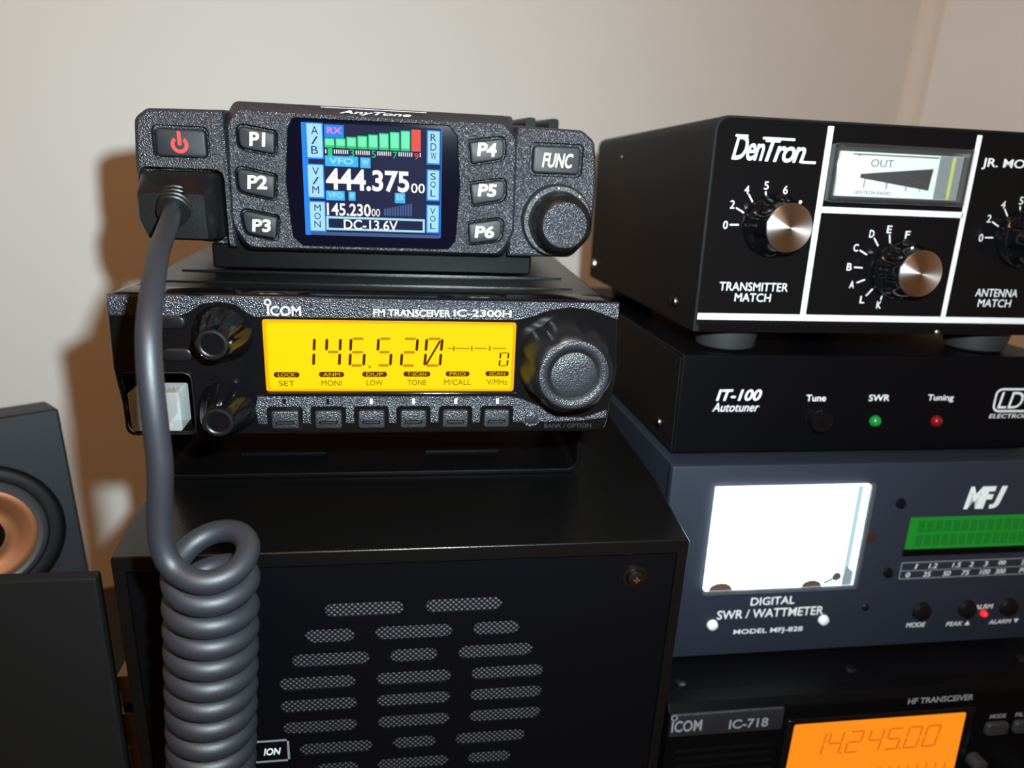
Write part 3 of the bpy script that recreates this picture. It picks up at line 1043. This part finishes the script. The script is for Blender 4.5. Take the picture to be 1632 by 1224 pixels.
def catmull(pts, m=10):
    out = []
    for i in range(len(pts) - 1):
        p0 = pts[max(0, i - 1)]; p1 = pts[i]; p2 = pts[i + 1]; p3 = pts[min(len(pts) - 1, i + 2)]
        for j in range(m):
            t = j / m
            out.append(0.5 * ((2 * p1) + (p2 - p0) * t + (2 * p0 - 5 * p1 + 4 * p2 - p3) * t * t + (3 * p1 - p0 - 3 * p2 + p3) * t ** 3))
    return out


path = catmull(P, 10)
a, b = P[-1], h0[6]
tan_out = (h0[7] - h0[6]).normalized()
L = (b - a).length
for j in range(24):
    t = j / 24
    h00 = 2 * t ** 3 - 3 * t * t + 1; h10 = t ** 3 - 2 * t * t + t; h01 = -2 * t ** 3 + 3 * t * t; h11 = t ** 3 - t * t
    path.append(a * h00 + tan_in * L * 1.15 * h10 + b * h01 + tan_out * L * 1.0 * h11)
nstr = len(path)
path += h0[6:]
tot = len(path)
rw = lambda t: RW - 0.35 * max(0.0, 1 - t * tot / (nstr + 10))
part('cord', bm_tube(path, rw, 22), M['rubber'], cd)

# ------------------------------------------------------------------ clear modular plug in the amber radio's socket
OFF[0] = Vector((0, 0, 28.5))
mp = thing('modular_plug', 'clear plastic modular plug in the socket of the amber display radio, behind the cord', 'plug', (0.0, 0.0, 0.1766))
bm = bm_soft(rrect(-67.6, 2.4, -54.0, 14.0, 0.6, 3), -3.2, 5.6, 0.3)
part('plug_body', bm, M['clear_plug'], mp)
bm = bmesh.new()
for k in range(8):
    bm_box(-65.6 + k * 1.27, -65.1 + k * 1.27, 1.5, 5.0, 9.5, 13.0, bm)
part('contacts', bm, M['chip'], mp)
part('latch', bm_box(-63, -58.5, -3.6, 3, 1.2, 2.3), M['clear_plug'], mp)
part('wire_core', bm_box(-64.5, -57.5, -2.4, 5.2, 4.8, 8.6), M['button'], mp)

# ------------------------------------------------------------------ right stack: lowest, desktop transceiver with orange display
OFF[0] = Vector((0, 0, 0))
base7 = right_stack(0.096, 0.211, -0.184)
t7 = thing('transceiver', 'large black desktop transceiver with orange display at the bottom of the right stack', 'radio',
           tuple(base7 - RZ * 0.100), (-TILT, 0, 0))
OFF[0] = Vector((0, 0, 100))
part('body', bm_box(1.5, 238.5, 8, 236, -82, 0.0), M['satin'], t7, bevel=0.8)
prf = [(0, -4, -2.0)]
bm = bmesh.new()
vs = [(8, 0.6), (2.5, 0.2), (0, -2.6), (0, -82), (8, -83)]       # (y, z) side profile
for x in (0, 240):
    pass
ra = [bm.verts.new((0, y, z)) for y, z in vs]; rb = [bm.verts.new((240, y, z)) for y, z in vs]
for i in range(len(vs)):
    j = (i + 1) % len(vs)
    bm.faces.new((ra[i], ra[j], rb[j], rb[i]))
bm.faces.new(ra); bm.faces.new(rb[::-1])
part('front_panel', bm, M['matte'], t7, bevel=0.6)
part('name_plate', bm_soft(rrect(-0.2 + 0.8, -12.2, 45.5, -2.6, 0.5, 3), -0.9, 1, 0.3), M['sparkle_dark'], t7)
text('lettering', 'ICOM', -0.4 + 1.6, 13.0, -10.0, -5.0, -0.95, M['print_dim'], t7, bold=0.02)
flat('logo_ring', ring_polys(1.9, -3.5, 0.85, 1.3, 20), -0.95, M['print_dim'], t7)
text('lettering', 'IC-718', 23.8, 39.5, -10.3, -6.2, -0.95, M['print_dim'], t7, bold=0.02)
text('lettering', 'HF TRANSCEIVER', 97.5, 126.0, -5.6, -2.9, -0.05, M['print_dim'], t7, bold=0.02)
part('display_bezel', bm_soft(rrect(47.5, -50, 128, -8.6, 2, 4), -0.8, 1, 0.5), M['gloss'], t7)
lc = part('display', bm_plate(rpoly([(50.6, -10.6), (123.6, -10.6), (124.6, -47), (49.8, -47)], 1.0, 3), -0.9, 0.5), M['lcd_orange'], t7, smooth=False)
digs = [('1', 57.6), ('4', 65.1), ('2', 73.4), ('4', 82.2), ('5', 90.2), ('0', 98.6), ('0', 106.6)]
for ch, x in digs:
    flat('digit', [p for s, p in seg7(ch, x, -25.8, 6.2, 10.4, 0.7, 0.12, 0.2)], -0.95, M['lcd_orange_ink'], lc)
flat('decimal_point', [circ(72.2, -25.5, 0.5, 10), circ(97.4, -25.5, 0.5, 10)], -0.95, M['lcd_orange_ink'], lc)
flat('meter_scale', [bar((58 + k * 4.1, -33.6 - 0.02 * k), (58 + k * 4.1, -36.2 - (1.2 if k % 3 == 0 else 0)), 0.5) for k in range(16)], -0.95, M['lcd_orange_ink'], lc)
for x, s in ((139.3, 'MODE'), (152.0, 'FILTER'), (164.6, 'TS')):
    part('button', bm_soft(rrect(x - 4.9, -22.6, x + 4.9, -16.8, 1.6, 5), -1.8, 1, 0.8), M['foot'], t7)
    w = 0.55 * len(s) + 1.4
    text('lettering', s, x - w, x + w, -15.4, -13.4, -0.05, M['print_dim'], t7, bold=0.02)
part('headphone_knob', bm_lathe(132.6, -34.4, [(2.4, -5), (3, -4.6), (3.2, 0.2)], 24), M['foot'], t7)
part('tuning_dial', bm_lathe(176, -62, [(20, -22), (22, -21), (23, -14), (23.5, 0.2)], 64), M['black'], t7)
for x in (14, 30):
    part('vent', bm_box(x, x + 9, -0.3, 0.5, -36, -34.6), M['gloss'], t7)
bm = bmesh.new()
for k in range(9):
    bm_box(4 + 0.0, 44, -0.35, 0.5, -20.0 - k * 3.6, -18.6 - k * 3.6, bm)
part('speaker_slots', bm, M['gloss'], t7)
for x in (9, 231):
    part('screw', bm_lathe(x, 13, [(2.2, 0), (2.2, 0.6), (1.2, 1.0)], 16, axis='z'), M['steel_dark'], t7)
for x in (82, 160):
    part('screw', bm_lathe(x, 15, [(2.2, 0), (2.2, 0.5), (1.2, 0.9)], 16, axis='z'), M['steel_dark'], t7)
for x in (20, 220):
    fz = base7.z * 1000
    part('tilt_foot', bm_lathe(x, 22, [(5, -94.4), (6, -81)], 20, axis='z'), M['foot'], t7)
    part('rear_foot', bm_lathe(x, 215, [(5, -84.0), (6, -81)], 20, axis='z'), M['foot'], t7)

# ------------------------------------------------------------------ SWR meter
mj = thing('wattmeter', 'slate blue wattmeter box with bright white lit meter and green display, on the transceiver', 'meter',
           tuple(right_stack(0.098, 0.237, -0.1835)), (-TILT, 0, 0))
OFF[0] = Vector((0, 0, 1.5))
part('case', bm_box(1.5, 183, 3, 108, 0.6, 81.8), M['navy'], mj, bevel=0.6)
part('front_panel', bm_soft(rrect(0, 0, 184.5, 82.9, 1.2, 4), 0, 3, 0.4), M['navy'], mj)
mx = part('meter', bm_soft(rrect(16.2, 29.9, 81.8, 76.0, 1.0, 4), -3.8, 0.3, 0.5), M['clear'], mj, label='clear window over a bright white meter face')
cut(mx, [bm_box(17.4, 80.6, -2.9, 2, 31.1, 74.8)])
mc = part('meter_face', bm_box(17.5, 80.5, -2.0, -0.3, 31.2, 74.7), M['meter_lamp'], mj, smooth=False)
flat('edge_glow_strip', [bar((76.4, 31.4), (76.4, 74.6), 2.2), bar((79.6, 31.4), (79.6, 74.6), 0.7)], -2.1, M['edge_glow'], mc)  # edge light of the window painted as glowing strips on the card
flat('edge_dim_patch', [[(75.3, 31.4), (79.2, 31.4), (79.2, 37.5), (76.2, 40.0)]], -2.18, M['edge_dim'], mc)  # dim corner of the edge light, painted as a grey patch
arc = ring_polys(47.5, 33, 27.6, 27.8, 24, 40, 140)
flat('scale_arc', arc, -2.1, M['grey_ink'], mc)
flat('needle', [bar((49, 34), (58, 63), 0.25)], -2.15, M['grey_ink'], mc)
for x, w in ((24.0, 4.8), (62.5, 4.2)):
    part('meter_screw_cover', bm_loft([([(x + w * math.cos(PI * i / 12), 31.4 + w * 0.62 * math.sin(PI * i / 12)) for i in range(13)], -2.3),
                                       ([(x + w * math.cos(PI * i / 12), 31.4 + w * 0.62 * math.sin(PI * i / 12)) for i in range(13)], -1.9)]), M['copper'], mc)
part('zero_screw', bm_lathe(72.6, 35.4, [(1.2, -2.7), (1.9, -2.5), (2.0, -1.9)], 20), M['steel'], mc)
flat('zero_lever', [bar((67.5, 32.6), (71.3, 34.6), 1.0)], -2.3, M['black_ink'], mc)
text('lettering', 'DIGITAL', 38.8, 57.7, 22.3, 25.9, -0.05, M['print'], mj, bold=0.008)
text('lettering', 'SWR / WATTMETER', 25.2, 71.2, 16.6, 20.6, -0.05, M['print'], mj, bold=0.008)
text('lettering', 'MODEL MFJ-828', 33.2, 63.3, 8.7, 11.5, -0.05, M['print'], mj, bold=0.008)
for x, z in ((23.6, 14.4), (71.8, 14.1)):
    part('white_screw', bm_lathe(x, z, [(1.0, -1.6), (2.0, -1.1), (2.3, 0.1)], 20), M['print'], mj)
for x, z in ((96.2, 65.8), (96.8, 34.9)):
    part('black_screw', bm_lathe(x, z, [(0.9, -1.6), (1.9, -1.1), (2.2, 0.1)], 20), M['gloss'], mj)
part('screw_hole', bm_lathe(86.1, 51.0, [(2.0, -0.15), (2.4, -0.1), (2.5, 0.1)], 20), M['hole'], mj)
part('screw_hole', bm_lathe(89.7, 19.2, [(1.0, -0.9), (1.5, -0.5), (1.6, 0.1)], 20), M['steel_dark'], mj)
text('lettering', 'MF', 124.7, 137.6, 62.4, 72.2, -0.05, M['print'], mj, bold=0.045, shear=0.2, space=0.9)
text('lettering', 'J', 136.2, 142.6, 62.4, 72.2, -0.05, M['print'], mj, bold=0.045, shear=0.2)
lg = part('display', bm_plate(rrect(102.2, 45.2, 171.5, 59.3, 0.3, 2), -0.25, 0.3), M['lcd_green'], mj, smooth=False)
for r in range(2):
    pl = []
    for k in range(16):
        x0 = 106 + k * 3.9
        pl.append([(x0, 46.6 + r * 6.2), (x0 + 3.1, 46.6 + r * 6.2), (x0 + 3.1, 51.6 + r * 6.2), (x0, 51.6 + r * 6.2)])
    flat('character_cells', pl, -0.3, M['lcd_green_ink'], lg)
part('display_bezel', bm_box(101.6, 172, -0.8, 0.4, 42.3, 45.0), M['matte'], mj, bevel=0.3)
sc = flat('scale_box', frame_polys(102.2, 31.4, 171.5, 39.2, 0.4) + [bar((102.4, 35.2), (171.5, 35.2), 0.35)], -0.05, M['print_dim'], mj)
for s, x, w in (('1', 109.2, .6), ('1.2', 116.8, 1.9), ('1.5', 127.6, 1.9), ('2', 134.5, .9), ('3', 141.2, .9), ('∞', 148.8, 1.7), ('SWR', 161.0, 3)):
    text('lettering', s, x - w, x + w, 36.0 if s != '∞' else 36.4, 38.2, -0.05, M['print'], mj, shear=0.15, bold=0.0)
for s, x, w in (('0', 106.2, .9), ('25', 114.8, 1.7), ('50', 123.9, 1.7), ('75', 132.6, 1.7), ('100', 141.6, 2.4), ('300', 148.9, 2.4), ('PWR', 161.0, 3)):
    text('lettering', s, x - w, x + w, 32.2, 34.4, -0.05, M['print'], mj, shear=0.15, bold=0.0)
for x in (115.9, 137.2, 157.0):
    part('push_button', bm_lathe(x, 15.9, [(3.0, -1.9), (3.6, -1.7), (3.9, -1), (4.2, 0.2)], 28), M['black'], mj)
text('lettering', 'MODE', 110.4, 119.2, 8.2, 10.4, -0.05, M['print'], mj, shear=0.15, bold=0.0)
text('lettering', 'PEAK', 129.2, 136.8, 7.8, 9.8, -0.05, M['print'], mj, shear=0.15, bold=0.0)
flat('arrow_mark', [[(138.0, 7.9), (140.4, 7.9), (139.2, 9.9)], [(161.4, 9.7), (162.6, 7.7), (163.8, 9.7)]], -0.05, M['print'], mj)
text('lettering', 'ALARM', 149.6, 160.2, 7.7, 9.7, -0.05, M['print'], mj, shear=0.15, bold=0.0)
text('lettering', 'ALRM', 140.8, 149.6, 15.4, 17.6, -0.05, M['print'], mj, shear=0.15, bold=0.0)
part('indicator', bm_lathe(145.6, 13.4, [(0.6, -2.0), (1.3, -1.3), (1.5, 0.1)], 18), M['led_red_lit'], mj, label='lit red indicator')
for x in (14, 170):
    for y in (14, 96):
        part('foot', bm_lathe(x, y, [(4, -1.5), (5, 0.8)], 16, axis='z'), M['foot'], mj)

# ------------------------------------------------------------------ automatic tuner box
ld = thing('autotuner', 'plain black metal autotuner box with two small indicator lamps, between wattmeter and knobbed tuner', 'tuner',
           tuple(right_stack(0.1025, 0.250, -0.0991)), (-TILT, 0, 0))
OFF[0] = Vector((0, 0, 0))
part('case', bm_box(0, 160, 0, 176, 0.2, 39.8), M['satin'], ld, bevel=0.9, seg=3)
bm = bm_box(-0.25, 0.6, 1.2, 174, 0.4, 38.6)
part('side_panel', bm, M['crinkle'], ld, bevel=0.3)
text('lettering', 'IT-100', 15.2, 33.6, 21.6, 26.2, -0.05, M['print'], ld, shear=0.22, bold=0.02)
text('lettering', 'Autotuner', 14.2, 33.3, 17.2, 20.8, -0.05, M['print'], ld, shear=0.22, bold=0.0)
text('lettering', 'Tune', 52.4, 60.8, 21.3, 24.0, -0.05, M['print'], ld, bold=0.01)
text('lettering', 'SWR', 79.2, 88.2, 21.3, 24.0, -0.05, M['print'], ld, bold=0.01)
text('lettering', 'Tuning', 105.0, 116.6, 20.7, 24.0, -0.05, M['print'], ld, bold=0.01)
tb = part('tune_button', bm_lathe(58.3, 14.0, [(3.6, -4.4), (4.2, -4.2), (4.5, -3.6), (4.6, -0.8), (5.4, -0.6), (5.6, 0.2)], 32), M['gloss'], ld)
part('indicator', bm_lathe(83.6, 13.0, [(0.8, -2.4), (1.7, -1.8), (2.3, -0.6), (2.4, 0.2)], 24), M['led_green'], ld, label='green indicator lamp')
part('indicator', bm_lathe(110.8, 12.8, [(0.8, -2.4), (1.7, -1.8), (2.3, -0.6), (2.4, 0.2)], 24), M['led_red'], ld, label='red indicator lamp')
lgp = rrect(135.2, 16.4, 158.0, 26.6, 3, 6)
lg = bmesh.new()
inn = offset_poly(lgp, -0.8)
for i in range(len(lgp)):
    j = (i + 1) % len(lgp)
    if (Vector(lgp[i]) - Vector(lgp[j])).length < 1e-6:
        continue
    bm_plate([lgp[i], lgp[j], inn[j], inn[i]], -0.08, -0.02, lg)
part('logo', lg, M['print'], ld, smooth=False)
text('lettering', 'LDG', 137.4, 155.8, 17.9, 25.1, -0.05, M['print'], ld, shear=0.15, bold=0.0)
text('lettering', 'ELECTRONICS', 134.6, 158.6, 13.8, 15.6, -0.05, M['print'], ld, shear=0.15, bold=0.0)
side_screw(ld, -0.3, 17.2, 7.4, 2.4)
side_screw(ld, -0.3, 150, 7.4, 2.4)

# ------------------------------------------------------------------ manual tuner with three knobs
dn = thing('antenna_tuner', 'black antenna tuner with white lines and silver capped knobs, topmost on the right', 'tuner',
           tuple(right_stack(0.1045, 0.248, -0.05925)), (-TILT, 0, 0))
OFF[0] = Vector((0, 0, 11.75))
WD = 153
sil = rpoly([(0, -2.6), (WD, -2.6), (WD, 72.8), (0, 72.8)], [0.5, 0.5, 5.5, 5.5], 8)
part('cover', bm_plate(sil, 0.0, 157), M['crinkle'], dn, bevel=0.35)
pan = rpoly([(0.9, 0.3), (WD - 0.9, 0.3), (WD - 0.9, 72.0), (0.9, 72.0)], [0.3, 0.3, 4.8, 4.8], 8)
part('front_panel', bm_plate(pan, -0.6, 0.5), M['panel_den'], dn)
part('base_lip', bm_box(2, WD - 2, -0.2, 1.5, -2.5, 0.2), M['gloss'], dn)
YP = -0.66
flat('divider_line', [bar((42.1, 71.0), (42.1, 4.0), 2.2)], YP, M['print'], dn)
flat('divider_line', [bar((100.2, 70.8), (100.2, 4.0), 2.0)], YP, M['print'], dn)
flat('divider_line', [bar((42.6, 42.7), (99.9, 42.7), 2.1)], YP, M['print'], dn)
flat('divider_line', [bar((0.9, 3.3), (WD - 0.9, 3.3), 2.3)], YP, M['print'], dn)
text('lettering', 'Den', 6.8, 18.6, 58.3, 66.6, YP, M['print'], dn, shear=0.3, bold=0.015, space=0.9)
text('lettering', 'Tron', 18.6, 34.0, 58.2, 66.0, YP, M['print'], dn, shear=0.3, bold=0.015, space=0.85)
flat('logo_stroke', [bar((17.5, 65.9), (29.4, 65.9), 0.8), bar((33.0, 58.6), (38.3, 58.6), 0.8), bar((7.4, 66.3), (12, 66.3), 0.8)], YP, M['print'], dn)
text('lettering', 'TRANSMITTER', 8.0, 34.6, 12.9, 16.0, YP, M['print'], dn, bold=0.0)
text('lettering', 'MATCH', 14.4, 28.4, 9.0, 12.0, YP, M['print'], dn, bold=0.0)
text('lettering', 'ANTENNA', 112.0, 130.2, 12.6, 15.6, YP, M['print'], dn, bold=0.0)
text('lettering', 'MATCH', 114.0, 128.2, 8.6, 11.6, YP, M['print'], dn, bold=0.0)
text('lettering', 'JR. MONITOR', 103.4, 139.0, 59.2, 63.2, YP, M['print'], dn, bold=0.01)


def knob(cx, cz, dot):
    b = part('knob', bm_lathe(cx, cz, [(8.1, -12.6, 0), (8.5, -12.6, 0), (8.9, -11.4, .2), (9.4, -10, 1), (10.0, -7, 1), (10.2, -4.0, 1), (10.7, -3.2, .3), (11.1, -2.4, 0), (11.2, -0.7, 0)],
             96, 6, 1.5, phase=0.4), M['gloss'], dn)
    # the cap has its origin on its own axis so that its spun finish turns about it
    keep = OFF[0]
    OFF[0] = Vector((0, 0, 0))
    c = part('cap', bm_lathe(0, 0, [(7.8, -0.4), (8.2, -0.2), (8.3, 0.6)], 64), M['spun'], b)
    OFF[0] = keep
    c.location = ((cx) * S, -12.9 * S, (cz + OFF[0].z) * S)
    flat('index_dot', [circ(cx + 9.5 * math.cos(dot), cz + 9.5 * math.sin(dot), 0.55, 14)], -10.6, M['print'], b)
    return b


KC = [(25.2, 36.5), (77.8, 22.0), (127.0, 35.0)]
knob(*KC[0], 1.15)
knob(*KC[1], 1.95)
knob(*KC[2], 0.9)
for kx, kz in (KC[0], KC[2]):
    dx = kx - 25.2
    dz = kz - 36.5
    for s, x, z in (('0', 7.5, 36.2), ('2', 9.2, 43.3), ('4', 13.9, 48.5), ('5', 21.0, 50.2), ('6', 28.4, 49.0)):
        text('dial_figure', s, x - 0.85 + dx, x + 0.85 + dx, z - 1.4 + dz, z + 1.4 + dz, YP, M['print'], dn, bold=0.0)
    tk = []
    for a, b in (((9.1, 36.3), (12.5, 36.4)), ((10.7, 42.2), (13.8, 40.6)), ((14.8, 47.0), (16.6, 44.4)), ((21.0, 48.2), (21.4, 46.4)), ((27.8, 46.6), (27.2, 45.2))):
        tk.append(bar((a[0] + dx, a[1] + dz), (b[0] + dx, b[1] + dz), 0.5))
    flat('dial_marks', tk, YP, M['print'], dn)
tk = []
for s, x, z in (('E', 71.2, 36.6), ('F', 78.9, 34.9), ('D', 64.5, 34.8), ('C', 59.1, 29.6), ('B', 57.7, 22.6), ('A', 59.9, 16.1), ('L', 65.2, 10.5), ('K', 72.4, 8.6)):
    text('dial_figure', s, x - 0.95, x + 0.95, z - 1.35, z + 1.35, YP, M['print'], dn, bold=0.01)
    v = Vector((74.6 - x, 21.8 - z)).normalized()
    tk.append(bar((x + v.x * 1.9, z + v.y * 1.9), (x + v.x * 5.4, z + v.y * 5.4), 0.5))
flat('dial_marks', tk, YP, M['print'], dn)
# window meter
OFFZ = OFF[0]
mo = rrect(43.4, 45.6, 96.4, 65.6, 0.8, 4)
mm_ = part('window_meter', bm_soft(mo, -5.6, -0.3, 1.2), M['clear'], dn, label='clear plastic window of the meter')
cut(mm_, [bm_box(45.2, 94.8, -4.4, 1, 47.0, 64.2)])
card = part('meter_face', bm_box(46.8, 94.8, -1.6, -0.5, 47.8, 63.0), M['meter_white'], dn, smooth=False)
flat('scale_wedge', [[(55.5, 55.6), (83.6, 58.4), (83.0, 50.8), (55.5, 54.2)]], -1.7, M['black_ink'], card)
text('lettering', 'OUT', 58.8, 67.6, 58.2, 60.8, -1.7, M['grey_ink'], card, bold=0.0)
text('lettering', 'DENTRON RADIO', 54.0, 68.4, 48.6, 49.9, -1.7, M['grey_ink'], card, bold=0.0)
flat('scale_marks', [bar((57.4, 54.4), (57.4, 50.8), 0.35), bar((66.2, 53.4), (66.2, 50.5), 0.4), bar((74.0, 52.4), (74.0, 50.3), 0.35), bar((79.6, 51.6), (79.6, 50.2), 0.3)], -1.7, M['grey_ink'], card)
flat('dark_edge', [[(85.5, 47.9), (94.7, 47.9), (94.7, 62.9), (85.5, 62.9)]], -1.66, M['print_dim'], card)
flat('yellow_stripe', [bar((91.0, 62.6), (91.0, 48.0), 1.3)], -1.9, M['yellow_paint'], card)
flat('needle_tip', [circ(53.8, 61.9, 0.4, 10)], -1.75, M['red_paint'], card)
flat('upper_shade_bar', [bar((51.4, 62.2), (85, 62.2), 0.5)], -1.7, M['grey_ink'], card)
for x, y in ((21, 17.5), (132, 17.5), (21, 140), (132, 140)):
    part('foot', bm_lathe(x, y, [(9.6, -11.6), (11.2, -10.6), (12.6, -3.6), (12.6, -2.5)], 36, axis='z'), M['foot'], dn)
part('screw', bm_lathe(99.3, -1.6, [(0.5, -0.9), (0.9, -0.6), (1.1, -0.1)], 14), M['steel'], dn)
side_screw(dn, -0.1, 21.2, 5.2, 2.6)
side_screw(dn, -0.1, 148, 5.8, 2.6, 'steel')
side_screw(dn, -0.1, 110, 62, 1.2)

# ------------------------------------------------------------------ desktop speaker at the left, on a dark box
OFF[0] = Vector((0, 0, 0))
bx = part('upright_panel', bm_box(-75, 0, 0, 5, 0, 152.4), M['box_case'], None, bevel=0.8)
bx.location = (-0.0888, 0.0085, 0.0)
bx['label'] = 'plain dark grey upright panel in front of the copper coned speaker, lower left corner'
bx['category'] = 'panel'

yaw = math.radians(30.4)
sw = thing('desktop_speaker', 'black desktop speaker with copper cone behind the dark grey panel', 'speaker',
           (-0.1088, 0.0543, 0.0), (0, 0, yaw))
LEAN = math.radians(14)
SH, SD = 184.0, 50.0
prof = [(0, 0), (SH * math.sin(LEAN), SH * math.cos(LEAN)), (SH * math.sin(LEAN) + SD * math.cos(LEAN), SH * math.cos(LEAN) - SD * math.sin(LEAN)), (96, 0)]
bm = bmesh.new()
ra = [bm.verts.new((-86, y, z)) for y, z in prof]; rb = [bm.verts.new((0, y, z)) for y, z in prof]
for i in range(4):
    j = (i + 1) % 4
    bm.faces.new((ra[i], ra[j], rb[j], rb[i]))
bm.faces.new(ra); bm.faces.new(rb[::-1])
part('cabinet', bm, M['spk_case'], sw, bevel=1.0)
OFF[0] = Vector((0, 0, 0))
part('surround', bm_lathe(-33, 139, [(21.5, 1.2), (22.5, -1.0), (26, -1.6), (28, -0.6), (28.5, 0.4)], 64), M['surround'], sw)
part('trim_ring', bm_lathe(-33, 139, [(18.0, 0.4), (18.5, -1.8), (20.0, -2.2), (21.4, -1.2), (22, 0.3)], 64), M['ring'], sw)
bm = bmesh.new()
rings = []
for r, y in ((18.4, -1.2), (16, -1.6), (12.5, 0.0), (9, -0.3), (7.4, -0.4)):
    rings.append([bm.verts.new((-33 + r * math.cos(2 * PI * i / 56), y, 139 + r * math.sin(2 * PI * i / 56))) for i in range(56)])
for a, b in zip(rings, rings[1:]):
    for i in range(56):
        bm.faces.new((a[i], a[(i + 1) % 56], b[(i + 1) % 56], b[i]))
bm.faces.new(rings[-1])
part('cone', bm, M['copper'], sw, label='copper coloured cone')
part('dust_cap', bm_lathe(-33, 139, [(2, -4.2), (5, -3.4), (7, -1.8), (7.8, -0.2)], 40), M['surround'], sw)

for o in sw.children:
    if o.name.split('.')[0] != 'cabinet':
        o.rotation_euler = (-LEAN, 0, 0)

# wooden boards behind the left side of the extension speaker
zb = 0.0
BOARDS = [(35.0, 'thick pale wooden board on the desk, lowest of its stack beside the large speaker', 'wood'),
          (34.8, 'thick pale wooden board, second from the desk in the stack left of the large speaker', 'wood'),
          (7.6, 'thin pale wooden board, third from the desk in the stack left of the large speaker', 'wood'),
          (8.2, 'thin pale wooden board lying right below the black strip in the board stack', 'wood'),
          (3.8, 'thin black strip added for the dark gap between the pale wooden boards left of the large speaker', 'black'),  # black strip put in to draw the dark gap between boards
          (6.5, 'thin pale wooden board lying right on the black strip in the board stack', 'wood'),
          (6.6, 'thin pale wooden board on top of the stack left of the large speaker', 'wood')]
for k, (h, lab, mt) in enumerate(BOARDS):
    OFF[0] = Vector((0, 0, 0))
    j = (0.0, 0.6, -0.4, -1.4, 1.0, 0.2, 0.0)[k]
    o = part('wooden_board' if mt == 'wood' else 'dark_gap_strip', bm_box(-7 + max(0, -j) * 0, 6.4, 0, 105, 0.15, h - 0.15), M[mt], None, bevel=0.4)
    o.location = (-0.0866 + min(0.4, j) * S, 0.0225 + 0.0005 * (k % 3), zb * S)
    o['label'] = lab
    o['category'] = 'board' if mt == 'wood' else 'strip'
    if mt == 'wood':
        o['group'] = 'wooden boards stacked beside the large speaker'
    zb += h
